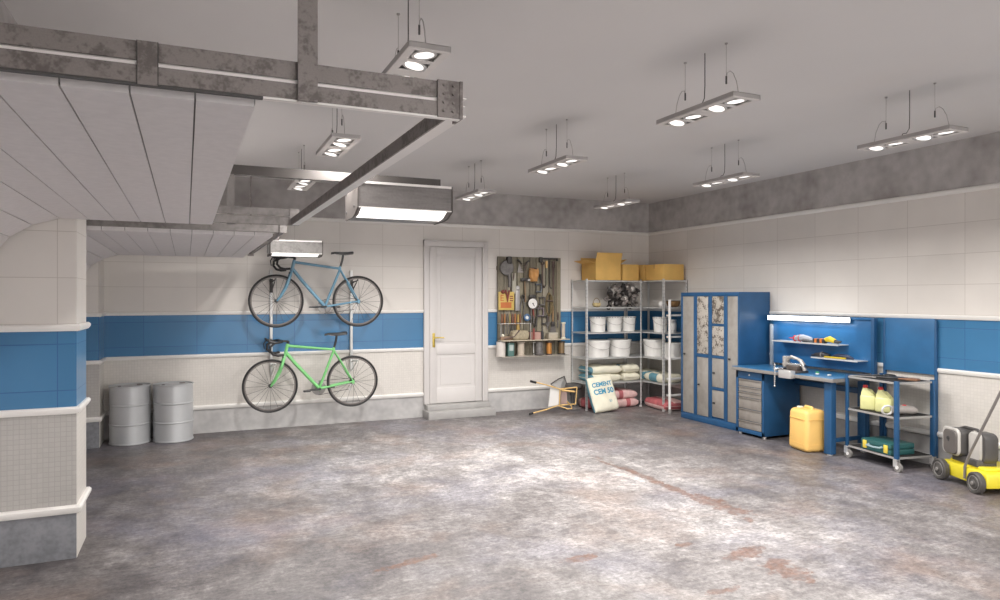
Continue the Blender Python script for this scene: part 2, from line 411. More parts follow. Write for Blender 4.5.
# ------------------------------------------------------------------ house door with casing and steps
def build_door():
    x0, x1 = 2.79, 3.715
    lx0, lx1 = 2.872, 3.625
    r = bpy.data.objects.new('door_3', None); COL.objects.link(r); r.location = (x0, YB, .17); r['kind'] = 'structure'
    w = x1 - x0; a0, a1 = lx0 - x0, lx1 - x0; ht = 2.20
    mb = MB()
    mb.box(0, a0 - .006, -.045, .01, 0, ht, .006); mb.box(a1 + .006, w, -.045, .01, 0, ht, .006); mb.box(0, w, -.046, .01, ht - .085, ht, .006)
    mb.build('casing', M_door, r)
    mb = MB(); mb.box(a1 + .035, w - .012, -.050, -.04, 0, ht - .02, .003); mb.build('casing_bead', M_door, r)
    mb = MB(); zt = ht - .09; st = .10
    mb.box(a0, a0 + st, -.03, .0, .005, zt, .003); mb.box(a1 - st, a1, -.03, 0, .005, zt, .003)
    for z0, z1 in ((.005, .21), (.66, .79), (zt - .12, zt)): mb.box(a0 + st, a1 - st, -.03, 0, z0, z1, .003)
    for z0, z1 in ((.21, .66), (.79, zt - .12)):
        mb.box(a0 + st, a1 - st, -.018, 0, z0, z1); mb.box(a0 + st + .045, a1 - st - .045, -.022, -.005, z0 + .03, z1 - .03, .010, seg=1)
    lf = mb.build('leaf', M_door, r)
    mb = MB(); hx = a0 + .055
    mb.box(hx - .018, hx + .018, -.038, -.028, .76, .95, .004); mb.cyl((hx, -.03, .89), (hx, -.085, .89), .011); mb.tube([(hx, -.08, .89), (hx + .03, -.085, .892), (hx + .13, -.08, .888)], [.011, .010, .008])
    mb.cyl((hx, -.03, .80), (hx, -.045, .80), .009)
    mb.build('door_handle', M_brass, lf)
build_door()
s = thing('door_step', 'grey painted two-tread step under the white door', 'step', (3.255, 8.84, 0))
mb = MB(); mb.box(-.475, .475, -.28, 0, 0, .10, .006); mb.build('lower_tread', M_step, s)
mb = MB(); mb.box(-.45, .45, -.15, 0, .10, .168, .006); mb.build('upper_tread', M_step, s)

# ------------------------------------------------------------------ sectional overhead doors, open along the ceiling
def sect_door(nm, y0, y1, z, xend, seam0, rz, pv):
    """panel strips follow a path: flat at height z, then curving down to the floor"""
    path = [(xend, z)]; x = seam0
    while x > -.70: path.append((x, z)); x -= .1405
    path += [(-.748, z), (-.888, z - .045), (-1.0, z - .12), (-1.08, z - .225), (-1.12, z - .36)]
    zz = z - .36
    while zz > .16: zz -= .145; path.append((-1.12, max(zz, 0.005)))
    r = bpy.data.objects.new(nm, None); COL.objects.link(r); r['kind'] = 'structure'; r.location = (pv[0], pv[1], 0); r.rotation_euler = (0, 0, rz)
    mb = MB(); th = .036
    for (a, b) in zip(path, path[1:]):
        d = Vector((b[0] - a[0], b[1] - a[1])); L = d.length; d.normalize(); nrm = Vector((-d.y, d.x))
        if nrm.y < -.01 or (abs(nrm.y) <= .01 and nrm.x > 0): nrm = -nrm
        if nrm.x > 0 and nrm.y < .5: nrm = -nrm
        if L < .01: continue
        g = .0022
        p = [Vector(a) + d * g, Vector(b) - d * g]
        q = [p[0], p[1], p[1] + nrm * th, p[0] + nrm * th]
        mb.prism([(v.x - pv[0], v.y) for v in q], 'y', y0 - pv[1], y1 - pv[1])
    mb.build('panel_curtain', M_panel, r, angle=20)
    mb = MB()
    q = []
    for (a, b) in zip(path, path[1:]):
        d = Vector((b[0] - a[0], b[1] - a[1])); d.normalize(); nrm = Vector((-d.y, d.x))
        if nrm.x > 0 and nrm.y < .5 or nrm.y < -.01: nrm = -nrm
        q.append((Vector(a) + nrm * .008, Vector(b) + nrm * .008, nrm))
    for a, b, nrm in q:
        mb.prism([(v.x - pv[0], v.y) for v in (a, b, b + nrm * .02, a + nrm * .02)], 'y', y0 - pv[1] + .002, y1 - pv[1] - .002)
    mb.build('backing_sheet', M_panel_edge, r)
    return r
sect_door('door_1', 1.83, 4.905, 2.078, .105, -.033, math.radians(.62), (.105, 4.905))
sect_door('door_2', 5.385, 8.405, 2.055, .500, .369, math.radians(.62), (.5, 8.405))

# rails that carry the doors
def rail(mbs, x0, x1, y, zb, zt, slot=True, dirn=1):
    s_, f_ = mbs
    zm = (zb + zt) / 2
    if slot:
        s_.box(x0, x1, y, y + .006, zm + .006, zt); s_.box(x0, x1, y - .004, y + .004, zb + .004, zm - .006)
        f_.box(x0, x1, y + .002, y + .03, zm - .006, zm + .002); f_.box(x0 if x0 > -.9 else -.05, x1, y - .002, y + .016, zb - .001, zb + .004)
        s_.box(x0, x1, y + .006, y + .05, zt - .006, zt)
    else:
        s_.box(x0, x1, y, y + .006, zb, zt); f_.box(x0, x1, y + .006, y + .04, zb, zb + .005)
fr = thing('door_rail', 'near slotted steel rail hung in front of the nearer overhead door', 'rail', (0.2, 1.76, 2.08), 0, None)
def L(v): return v
mbS, mbF = MB(), MB()
mbD = MB()
rail((mbS, mbF), -.86 - .2, .655 - .2, -.012, .0, .098)
mbD.box(-.86 - .2, .15 - .2, -.0125, .004, -.001, .004); mbD.build('rail_lip', M_dgrey, fr)
mbS.build('rail_channel', M_steel, fr); mbF.build('rail_flange', M_flange, fr)['label'] = 'bright zinc flange'
mb = MB(); mb.box(.59 - .2, .658 - .2, -.020, -.012, .001, .100); mb.box(.652 - .2, .660 - .2, -.022, .04, .0, .101)
for i in range(2):
    for j in range(4): mb.cyl((.607 - .2 + i * .026, -.0245, .018 + j * .023), (.607 - .2 + i * .026, -.02, .018 + j * .023), .004, seg=8)
mb.build('end_plate', M_steel, fr)
mb = MB(); mb.box(-.119 - .2, -.077 - .2, -.018, -.012, .0, .098); mb.build('joint_plate', M_steel, fr)
for xx in (-.120, -.0775):
    mb = MB(); mb.box(xx - .2, xx + .0015 - .2, -.0185, -.012, .0, .098); mb.build('plate_seam', M_dark, fr)
mb = MB(); mb.box(.229 - .2, .276 - .2, -.030, -.022, .0, ZC - 2.08); mb.build('hanger', M_steel, fr)
mb = MB(); mb.box(.655 - .2, .675 - .2, -.01, .06, .058, .062); mb.box(.655 - .2, .67 - .2, -.01, .06, .036, .040); mb.build('axle_stub', M_flange, fr)

cb = thing('crossbar', 'long steel crossbar joining the ends of the two rails of the nearer door', 'crossbar', (.625, 4.93, 2.10), math.radians(.62))
mb = MB(); mb.box(-.018, -.012, -3.14, .02, 0, .045); mb.build('web', M_steel, cb)
mb = MB(); mb.box(-.012, .03, -3.14, .02, 0, .005); mb.build('flange', M_flange, cb)

fr2 = thing('door_rail', 'far slotted steel rail of the nearer overhead door, with tall hanger', 'rail', (.2, 4.955, 2.10))
mbS, mbF = MB(), MB()
rail((mbS, mbF), -.865, .655 - .2, 0, .0, .112); mbS.build('rail_channel', M_steel2, fr2); mbF.build('rail_flange', M_steel2, fr2)
mb = MB(); mb.box(.0, .046, .085, .095, 0, .405); mb.box(.0, .046, .0, .09, 0, .03); mb.build('hanger', M_steel2, fr2)
mb = MB(); mb.box(.0, 1.53, .083, .095, .342, .408); mb.box(.0, 1.53, .095, .13, .342, .348); mb.build('arm', mat('dark_arm_steel', (.10, .09, .085), .6, .2), fr2)
mb = MB(); mb.box(.60 - .2, .662 - .2, -.01, -.003, 0, .114); mb.build('end_plate', M_steel2, fr2)

fr3 = thing('door_rail', 'steel rail along the front edge of the farther overhead door', 'rail', (.2, 5.345, 2.083))
mbS, mbF = MB(), MB()
rail((mbS, mbF), -.865, .62 - .2, 0, .0, .052, False); mbS.build('rail_channel', M_steel2, fr3); mbF.build('rail_flange', M_steel, fr3)
mb = MB(); mb.box(.575 - .2, .625 - .2, -.01, 0, -.003, .066); mb.build('end_plate', M_steel2, fr3)
cb2 = thing('crossbar', 'short thin steel crossbar beside the farther overhead door', 'crossbar', (.575, 8.35, 2.085), math.radians(.4))
mb = MB(); mb.box(-.012, .0, -2.98, .0, 0, .03); mb.box(0, .018, -2.98, 0, 0, .004); mb.build('web', M_steel, cb2)
mb = MB(); mb.box(-.035, .03, -.15, -.12, -.02, .0); mb.box(-.01, .005, -.14, -.11, -.02, ZC - 2.085); mb.build('hanger', M_steel, cb2)
mb = MB(); mb.box(-.035, .045, -2.4, -2.37, -.012, .0); mb.box(.03, .045, -2.4, -2.37, -.01, .08); mb.build('bracket', M_steel, cb2)

# box-shaped operators with a lit diffuser
M_lit = emis('lit_diffuser', (1, .97, .93), 1.5)
M_capd = mat('dark_end_cap', (.085, .075, .07), .5, .2)
def operator(label, x0, x1, y0, y1, zb, zt, body, slack=.05):
    r = thing('door_operator', label, 'door operator', (x0, y0, zt))
    w = x1 - x0; dp = y1 - y0; h = zt - zb; zc = -(h - slack)
    mb = MB(); mb.prism([(0, 0), (0, zc), (dp * .22, zc - slack * .78), (dp * .42, -h), (dp, -h), (dp, 0)], 'x', .012, w - .012); mb.build('housing', body, r, angle=20)
    for a, b in ((0, .012), (w - .012, w)):
        mb = MB(); mb.prism([(-.006, .004), (-.006, zc), (dp * .22, zc - slack * .85), (dp * .42, -h - .005), (dp, -h - .005), (dp, .004)], 'x', a, b)
        ec = mb.build('end_cap', M_capd, r)
        if a == 0:
            for yy, zz in ((.03, -.03), (dp * .25, zc + .02), (dp * .9, -h + .05), (dp * .9, -.05)):
                mb = MB(); mb.cyl((-.004, yy, zz), (.01, yy, zz), .011, seg=12); mb.build('bolt', M_blackp, ec)
    mb = MB(); mb.box(.012, w - .012, -.008, 0, -.014, .003); mb.box(.012, w - .012, -.006, 0, zc, zc + .008); mb.build('edge_strip', M_flange, r)['label'] = 'bright edge strip'  # edge highlight of the box, painted as pale strips
    mb = MB(); mb.prism([(-.001, zc - .004), (dp * .22 - .001, zc - slack * .78 - .004), (dp * .42, -h - .003), (dp * .42, -h + .003), (dp * .22, zc - slack * .7), (0, zc + .002)], 'x', .03, w - .05); mb.build('diffuser', M_lit, r)
    return r
M_opdark = worn('brushed_housing', (.20, .185, .18), (.14, .13, .125), 14, (.4, .6), .38, .5, streak=(.3, 1, 3), bump=.02)
M_oplight = worn('bright_housing', (.26, .25, .24), (.17, .16, .155), 30, (.46, .6), .35, .5, bump=.03)
operator('large grey operator box with glowing underside, under the steel arm', 1.066, 1.795, 4.945, 5.37, 2.198, 2.438, M_opdark, .05)
op2 = operator('smaller bright metal operator box above the blue bicycle', .755, 1.335, 8.0, 8.3, 2.07, 2.24, M_oplight, .02)
mb = MB(); mb.box(-.155, .0, .02, .06, -.03, .0); mb.box(-.02, -.0, .02, .06, -.16, .0); mb.build('bracket', M_dgrey, op2)
# ------------------------------------------------------------------ pendant lamps
M_bulb = emis('lit_lens', (1, .955, .90), 1.5)
M_lampbody = mat('lamp_body_grey', (.40, .38, .37), .45, .2)
M_lampface = mat('lamp_face_white', (.66, .63, .61), .4)
M_wire = mat('steel_wire', (.42, .40, .39), .4, .6)
def make_lamp():
    r = thing('pendant_lamp', '', 'lamp', (0, 0, ZC), 0, 'four-lens pendant lamps under the ceiling')
    zb = -.358; w, ln, t = .098, .34, .030
    ys = [-.255, -.1, .105, .26]; hs = .062
    mb = MB(); t0, t1 = zb + .004, zb + t
    mb.box(-w, -w + .006, -ln, ln, t0, t1); mb.box(w - .006, w, -ln, ln, t0, t1); mb.box(-w, w, -ln, -ln + .006, t0, t1); mb.box(-w, w, ln - .006, ln, t0, t1); mb.box(-w, w, -ln, ln, t1 - .004, t1)
    body = mb.build('housing', M_lampbody, r)
    mb = MB()
    mb.box(-w, -hs, -ln, ln, zb, zb + .006); mb.box(hs, w, -ln, ln, zb, zb + .006)
    e = [-ln] + [v for y in ys for v in (y - hs, y + hs)] + [ln]
    for a, b in zip(e[::2], e[1::2]): mb.box(-hs, hs, a, b, zb, zb + .006)
    mb.build('face_frame', M_lampface, r)
    mb = MB()
    mb.box(-hs, hs, ys[0] - hs, ys[-1] + hs, zb + .02, zb + .024)
    mb.build('recess', M_grey, r)
    for i, y in enumerate(ys):
        mb = MB(); tl = .22 if i % 2 else -.10
        m = Matrix.Translation((0, y, zb + .006)) @ Matrix.Rotation(tl, 4, 'Y')
        mb.lathe([(.058, .012), (.060, .0), (.058, -.004), (.052, -.002)], seg=24); mb.xf(m); ring = mb.build('lens_ring', M_alu, r)
        mb = MB(); mb.lathe([(.001, -.003), (.03, -.0035), (.055, -.001), (.056, .004)], seg=24); mb.xf(m); mb.build('lens', M_bulb, ring)
    for sgn in (-1, 1):
        mb = MB(); yy = .18 * sgn
        mb.tube([(0, yy, 0), (0, yy, zb + .16)], .0014, 6)
        mb.tube([(0, yy, zb + .15), (0, yy + sgn * .006, zb + .185), (0, yy + sgn * .03, zb + .19), (0, yy + sgn * .055, zb + .17), (0, yy + sgn * .08, zb + .12), (0, yy + sgn * .10, zb + t)], .0022, 6)
        mb.lathe([(.009, 0), (.009, -.006), (.003, -.010)], (0, yy, 0), seg=12)
        wr = mb.build('suspension_wire', M_wire, r)
        mb = MB(); mb.cyl((0, yy, zb + .125), (0, yy, zb + .17), .005, seg=8); mb.build('wire_gripper', M_dgrey, wr)
    mb = MB(); mb.tube([(0, 0, 0), (.0, .0, zb + .17), (-.004, .0, zb + .09), (-.006, .02, zb + .06), (.0, .05, zb + .065), (.02, .09, zb + t)], .003, 6); mb.build('power_cord', M_dgrey, r)
    return r
LX, LY = (.95, 2.77, 4.575), (3.25, 5.09, 6.93)
labs = {(0, 0): 'pendant lamp nearest the hanging steel rail, partly hidden behind it', (0, 1): 'pendant lamp seen between the steel crossbar and the nearer rail', (0, 2): 'smallest-looking pendant lamp, seen under the steel arm by the overhead doors',
        (1, 0): 'largest wholly visible pendant lamp, near the top centre of the ceiling', (1, 1): 'pendant lamp in the middle of the ceiling, middle of its row of three', (1, 2): 'pendant lamp just beside the large operator box, nearest the back wall',
        (2, 0): 'pendant lamp closest to the right wall and largest-looking of those beside it', (2, 1): 'pendant lamp above the blue lockers, middle of the row along the right wall', (2, 2): 'pendant lamp closest to the back corner above the cardboard boxes'}
proto = None
for i, x in enumerate(LX):
    for j, y in enumerate(LY):
        if proto is None: proto = o = make_lamp(); o.location = (x, y, ZC)
        else: o = dup(proto, (x, y, ZC))
        o['label'] = labs[(i, j)]
LAMP_W = 40
for i, x in enumerate(LX):
    for j, y in enumerate((-.6, 1.2) + LY):  # extra rows out of view, added for fill light
        if y < 2: 
            if i == 0: continue
        li = bpy.data.lights.new('lamp_glow', 'AREA'); li.shape = 'RECTANGLE'; li.size = .12; li.size_y = .62; li.energy = LAMP_W; li.color = (1, .965, .93); li.spread = math.radians(156)
        lo = bpy.data.objects.new('lamp_glow', li); COL.objects.link(lo); lo.location = (x, y, 2.68)
        if y < 2:
            o = dup(proto, (x, y, ZC), 'pendant lamp over the garage entrance'); o['group'] = 'pendant lamps over the entrance'

# ------------------------------------------------------------------ bicycles
def wheel(parent, c, rear=False):
    mb = MB(); mb.torus(c, (0, 1, 0), .305, .0125, 56, 8, 1.0); ty = mb.build('wheel', M_black, parent)
    mb = MB(); mb.torus(c, (0, 1, 0), .285, .009, 56, 6, .8); mb.build('rim', M_rim, ty)
    mb = MB()
    for i in range(20):
        a = 2 * PI * i / 20; s = -1 if i % 2 else 1; a2 = a + (.9 if (i // 2) % 2 else -.9) * (.9 if rear else .25)
        p0 = (c[0] + .017 * math.cos(a2), s * .028, c[2] + .017 * math.sin(a2)); p1 = (c[0] + .283 * math.cos(a), 0, c[2] + .283 * math.sin(a))
        mb.cyl(p0, p1, .0017, seg=4)
    mb.build('spokes', M_spoke, ty)
    mb = MB(); mb.cyl((c[0], -.05, c[2]), (c[0], .05, c[2]), .012, seg=12); mb.lathe([(.02, -.03), (.02, -.026)], c, (0, 1, 0), 12); mb.lathe([(.02, .03), (.02, .026)], c, (0, 1, 0), 12); mb.build('hub', M_blackp, ty)
    return ty
M_rim = mat('grey_rim', (.20, .18, .17), .35, .4)
M_spoke = mat('spoke_steel', (.10, .095, .09), .3, .6)
def bike(label, paint, loc, tilt):
    r = thing('bicycle', label, 'bicycle', loc, rot=(0, -tilt, 0))
    FH = (0, 0, 0); RH = (.975, 0, 0); BBk = (.568, 0, -.066); HTb = (.176, 0, .372); HTt = (.205, 0, .492); SC = (.752, 0, .400)
    mb = MB()
    mb.tube([HTb, HTt], .019, 12); mb.tube([(.203, 0, .468), (.45, 0, .4375), SC], [.017, .015, .015], 12, squash=.9)
    mb.tube([(.183, 0, .388), (.30, 0, .24), BBk], [.022, .021, .021], 12)
    mb.tube([(.745, 0, .43), SC, BBk], .016, 12)
    mb.cyl((BBk[0], -.034, BBk[2]), (BBk[0], .034, BBk[2]), .022)
    for s in (-1, 1):
        mb.tube([(.752, s * .016, .385), (.86, s * .045, .20), (.965, s * .062, .01)], [.011, .010, .008], 8)
        mb.tube([(BBk[0], s * .02, BBk[2]), (.70, s * .035, -.045), (.965, s * .062, .0)], [.012, .012, .009], 8)
        mb.box(.955, .985, s * .062 - .004, s * .062 + .004, -.025, .02)
    mb.build('frame', paint, r)
    mb = MB(); mb.tube([HTb, (.165, 0, .345)], .020, 10)
    for s in (-1, 1): mb.tube([(.168, s * .012, .35), (.155, s * .036, .31), (.11, s * .05, .17), (.045, s * .05, .05), (0, s * .05, 0)], [.016, .018, .016, .012, .009], 10)
    mb.build('fork', paint, r)
    wheel(r, FH); wheel(r, RH, True)
    mb = MB(); mb.tube([(.206, 0, .495), (.212, 0, .525)], .017, 10); mb.tube([(.212, 0, .522), (.125, 0, .528)], .013, 10); mb.build('stem', M_blackp, r)
    mb = MB(); hx = .125; hz = .528
    mb.tube([(hx, -.12, hz), (hx, .12, hz)], .014, 10)
    for s in (-1, 1):
        y = s * .2
        mb.tube([(hx, s * .10, hz), (hx - .005, s * .17, hz), (hx - .03, y, hz - .002), (hx - .09, y, hz - .012), (hx - .135, y, hz - .05), (hx - .14, y, hz - .10), (hx - .105, s * .205, hz - .142), (hx - .05, s * .207, hz - .155), (hx + .01, s * .21, hz - .148)], .0145, 8)
    bar = mb.build('handlebar', M_black, r)
    for s in (-1, 1):
        mb = MB(); mb.tube([(hx - .08, s * .2, hz - .005), (hx - .135, s * .2, hz + .005), (hx - .16, s * .2, hz + .03)], [.017, .017, .011], 8); mb.tube([(hx - .15, s * .2, hz), (hx - .175, s * .2, hz - .04), (hx - .165, s * .2, hz - .105)], [.008, .007, .005], 6); mb.build('brake_lever', M_blackp, bar)
    mb = MB(); mb.tube([(.748, 0, .41), (.775, 0, .50), (.785, 0, .575)], .014, 10); mb.build('seat_post', M_blackp, r)
    mb = MB()
    pts = [(-.145, .018), (-.10, .022), (-.02, .035), (.05, .062), (.105, .07), (.12, .055)]
    rings = []
    for px, hw in pts:
        zt = .598 + (.012 if px > .08 else .003 if px > .03 else 0) + (-.008 if px < -.12 else 0)
        tk = .6 if px < -.08 else 1.0
        rings.append([mb.bm.verts.new((.785 + px, a * hw, zt + (b * tk if b < 0 else b))) for a, b in ((-1, -.022), (-.9, .0), (-.4, .009), (.4, .009), (.9, .0), (1, -.022), (.5, -.030), (-.5, -.030))])
    mb.loft(rings); sd = mb.build('saddle', M_blackp, r)
    mb = MB()
    for s in (-1, 1): mb.tube([(.70, s * .02, .578), (.75, s * .022, .572), (.82, s * .022, .572), (.88, s * .03, .585)], .004, 6)
    mb.build('saddle_rail', M_chrome, sd)
    # drivetrain on the far side
    mb = MB(); mb.lathe([(.078, .048), (.086, .050), (.086, .053), (.078, .055)], BBk, (0, 1, 0), 40)
    for i in range(5):
        a = i * 2 * PI / 5; mb.cyl((BBk[0], .05, BBk[2]), (BBk[0] + .08 * math.cos(a), .05, BBk[2] + .08 * math.sin(a)), .006, seg=6)
    mb.build('chainring', mat('chainring_steel', (.30, .29, .28), .3, .5), r)
    for s in (-1, 1):
        mb = MB(); d = -s; e = (BBk[0] + .165 * (-1 if s < 0 else 1), s * .075, BBk[2] - .006)
        mb.cyl((BBk[0], s * .03, BBk[2]), (BBk[0], s * .07, BBk[2]), .014, seg=10); mb.tube([(BBk[0], s * .068, BBk[2]), e], [.012, .009], 8); cr = mb.build('crank_arm', M_blackp, r)
        mb = MB(); mb.box(e[0] - .04, e[0] + .04, e[1] + (.01 if s > 0 else -.09), e[1] + (.09 if s > 0 else -.01), e[2] - .009, e[2] + .009, .003); mb.build('pedal', M_blackp, cr)
    mb = MB()
    for q in range(5): mb.lathe([(.036 - q * .004, .034 + q * .004), (.036 - q * .004, .036 + q * .004)], RH, (0, 1, 0), 24)
    mb.build('cassette', M_steel2, r)
    mb = MB(); mb.tube([(BBk[0], .05, BBk[2] + .086), (.975, .044, .034)], .0035, 6); mb.tube([(BBk[0], .05, BBk[2] - .086), (.95, .044, -.10)], .0035, 6)
    mb.build('chain', M_dgrey, r)
    mb = MB(); mb.tube([(.975, .055, -.02), (.965, .055, -.05), (.95, .05, -.11)], [.010, .008, .008], 8); mb.lathe([(.018, -.004), (.018, .004)], (.965, .045, -.055), (0, 1, 0), 12); mb.lathe([(.018, -.004), (.018, .004)], (.95, .045, -.108), (0, 1, 0), 12); mb.build('derailleur', M_alu, r)
    mb = MB(); mb.box(.155, .175, -.02, .02, .335, .365, .004); mb.tube([(.15, -.03, .345), (.148, -.034, .31)], .008, 6); mb.tube([(.15, .03, .345), (.148, .034, .31)], .008, 6); mb.build('front_brake', M_blackp, r)
    return r
P_blue = mat('bicycle_blue', (.14, .30, .42), .35, 0, .03, coat=.3)
P_green = mat('bicycle_green', (.19, .55, .19), .35, 0, .03, coat=.3)
BY = 8.565
bike('pale blue road bicycle hung on the upper hooks', P_blue, (.884, BY, 1.557), math.radians(-.3))
bike('bright green road bicycle hung on the lower hooks', P_green, (.815, BY, .550), math.radians(.7))
for nm, x, z0, xs in (('grey upright wall rail with hooks holding both front wheels', .848, .68, (.884, .815)), ('grey upright wall rail with hooks holding both rear wheels', 1.823, .68, (1.85, 1.785))):
    r = thing('bicycle_rail', nm, 'bicycle rack', (x, 8.80, z0), 0, 'upright rails of the bicycle rack')
    mb = MB(); mb.box(-.016, .016, -.012, .04, 0, 1.26, .003); mb.build('upright', M_rack, r)
    for zc in (1.838, .832 + (.012 if x > 1 else 0)):
        mb = MB(); z = zc - z0 - .02
        mb.box(-.018, .018, -.03, -.012, z - .16, z + .01, .003); mb.tube([(0, -.02, z - .04), (.01, -.12, z - .02), (.02, -.265, z - .012), (.02, -.285, z + .006)], [.012, .011, .008, .008], 8)
        mb.tube([(0, -.02, z - .15), (.02, -.22, z - .03)], .007, 6); mb.build('hook_arm', M_dgrey if zc > 1 else M_rack, r)

# ------------------------------------------------------------------ steel drums
def drum(label, x, y):
    r = thing('steel_drum', label, 'drum', (x, y, 0), 0, 'steel drums by the left pier')
    R = .205; h = .635
    p = [(R - .004, 0), (R + .004, .004), (R + .004, .014), (R - .002, .018)]
    for zc in (h * .34, h * .67): p += [(R - .002, zc - .012), (R + .004, zc - .006), (R + .004, zc + .004), (R - .002, zc + .010)]
    p += [(R - .002, h - .018), (R + .004, h - .014), (R + .005, h), (R - .008, h), (R - .008, h - .014)]
    mb = MB(); mb.lathe(p, seg=56); mb.build('shell', M_drum, r, angle=24)
    mb = MB(); mb.lathe([(R - .008, h - .016), (R - .04, h - .011), (.001, h - .008)], seg=48); hd = mb.build('lid', M_drum, r)
    mb = MB(); mb.lathe([(.03, h - .010), (.03, h - .002), (.02, h)], (.09, .06, 0), seg=16); mb.lathe([(.016, h - .010), (.016, h - .004)], (-.10, -.04, 0), seg=12); mb.build('bung', M_steel, hd)
    return r
drum('steel drum standing beside the pier, next to the corner', -.655, 8.61)
drum('steel drum standing nearer the bicycles', -.222, 8.575)
# ------------------------------------------------------------------ corner shelving
def sticky_post(mb, x, y, z1, sx, sy, w=.024):
    """slotted angle post: two thin legs with punched marks"""
    mb.box(x, x + sx * w, y, y + sy * .003, 0, z1); mb.box(x, x + sx * .003, y, y + sy * w, 0, z1)
M_slot = mat('slot_hole_dark', (.30, .30, .30), .6)
def shelving(name, label, x0, x1, y0, y1, zs, top, mid_posts=()):
    r = thing(name, label, 'shelving', ((x0 + x1) / 2, (y0 + y1) / 2, 0))
    cx, cy = (x0 + x1) / 2, (y0 + y1) / 2; hx, hy = (x1 - x0) / 2, (y1 - y0) / 2
    for sx, sy in ((1, 1), (-1, 1), (1, -1), (-1, -1)):
        mb = MB(); X, Y = -sx * hx, -sy * hy; sticky_post(mb, X, Y, top, sx, sy)
        mb.mi = 1
        n = int(top / .05)
        for i in range(n):
            z = .04 + i * .05
            mb.box(X + sx * .009, X + sx * .015, Y - sy * .0008, Y + sy * .001, z, z + .018)
            mb.box(X - sx * .0008, X + sx * .001, Y + sy * .009, Y + sy * .015, z, z + .018)
        mb.mi = 0; mb.box(X - sx * .002, X + sx * .026, Y - sy * .002, Y + sy * .026, 0, .02)
        mb.build('post', [M_rack, M_slot], r)
    for z in zs:
        mb = MB(); e = .004
        mb.box(-hx + e, hx - e, -hy + e, hy - e, z - .004, z); mb.box(-hx + e, hx - e, -hy + e, -hy + e + .003, z - .018, z); mb.box(-hx + e, hx - e, hy - e - .003, hy - e, z - .018, z)
        mb.box(-hx + e, -hx + e + .003, -hy + e, hy - e, z - .018, z); mb.box(hx - e - .003, hx - e, -hy + e, hy - e, z - .018, z)
        mb.build('shelf', M_rack, r)
    return r
ZS = (.385, .737, 1.10, 1.462, 1.845)
shelving('shelving_unit', 'slotted steel shelving unit along the back wall beside the tool board', 5.045, 5.985, 8.39, 8.81, ZS, 1.862)
shelving('shelving_unit', 'slotted steel shelving unit in the corner against the right wall', 6.0, 6.415, 7.90, 8.81, ZS, 1.862)
# white ladder frame standing before the corner shelves
ld = thing('step_ladder', 'white step ladder standing between the corner shelving and the lockers', 'ladder', (5.985, 7.74, 0))
mb = MB(); mb.tube([(0, 0, 0), (0, .0, 1.57)], .019, 10); mb.build('stile', M_white, ld)
mb = MB(); mb.tube([(.37, .05, 0), (.37, .05, 1.57)], .019, 10); mb.build('stile', M_white, ld)
for z in (.24, .47, .75, 1.05, 1.35):
    mb = MB(); mb.box(.0, .37, .02, .075, z - .012, z + .012, .003); mb.build('rung', M_white, ld)
for x, y in ((0, 0), (.37, .05)):
    mb = MB(); mb.lathe([(.026, 0), (.024, .05), (.02, .06)], (x, y, 0), seg=12); mb.build('foot', M_grey, ld)

def carton(label, x0, x1, y0, y1, z, h, rz=0):
    r = thing('cardboard_box', label, 'box', ((x0 + x1) / 2, (y0 + y1) / 2, z), rz, 'cardboard boxes on top of the shelving')
    hx, hy = (x1 - x0) / 2, (y1 - y0) / 2
    mb = MB(); mb.box(-hx, hx, -hy, hy, 0, h, .004); mb.build('carton', M_card, r)
    mb = MB(); mb.box(-hx, hx, -.02, .02, h, h + .0012); mb.box(-hx - .001, -hx + .001, -.02, .02, h - .06, h); mb.build('tape', M_cardtape, r)
    return r
M_cardtape = mat('packing_tape', (.50, .30, .10), .3)
ob = thing('cardboard_box', 'open cardboard box with raised flaps on top of the back shelving', 'box', (5.42, 8.60, 1.846), 0, 'cardboard boxes on top of the shelving')
hx, hy, h, t = .215, .19, .245, .004
mb = MB(); mb.box(-hx, hx, -hy, -hy + t, 0, h); mb.box(-hx, hx, hy - t, hy, 0, h); mb.box(-hx, -hx + t, -hy, hy, 0, h); mb.box(hx - t, hx, -hy, hy, 0, h); mb.box(-hx, hx, -hy, hy, 0, t); mb.build('carton', M_card, ob)
def flap(a, b, out, rise, nm='flap'):
    mb = MB(); a, b = Vector(a), Vector(b); o = Vector(out); q = [a, b, b + o, a + o]; n = (b - a).cross(o).normalized() * .003
    A = [mb.bm.verts.new(v) for v in q]; Bv = [mb.bm.verts.new(v + n) for v in q]
    mb.loft([A, Bv]); mb.build(nm, M_card, ob)
flap((-hx, -hy, h), (hx, -hy, h), (.035, .01, .15), 0); flap((-hx, hy, h), (hx, hy, h), (0, .03, .09), 0)
flap((-hx, -hy, h), (-hx, hy, h), (-.15, -.03, .035), 0); flap((hx, -hy, h), (hx, hy, h), (.10, 0, .06), 0)
carton('small closed cardboard box beside the open one', 5.675, 5.955, 8.42, 8.72, 1.846, .235)
carton('large closed cardboard box in the corner on the shelving by the right wall', 6.015, 6.38, 7.93, 8.33, 1.846, .225)
carton('cardboard box mostly hidden behind the large corner box', 6.03, 6.36, 8.40, 8.74, 1.846, .235)

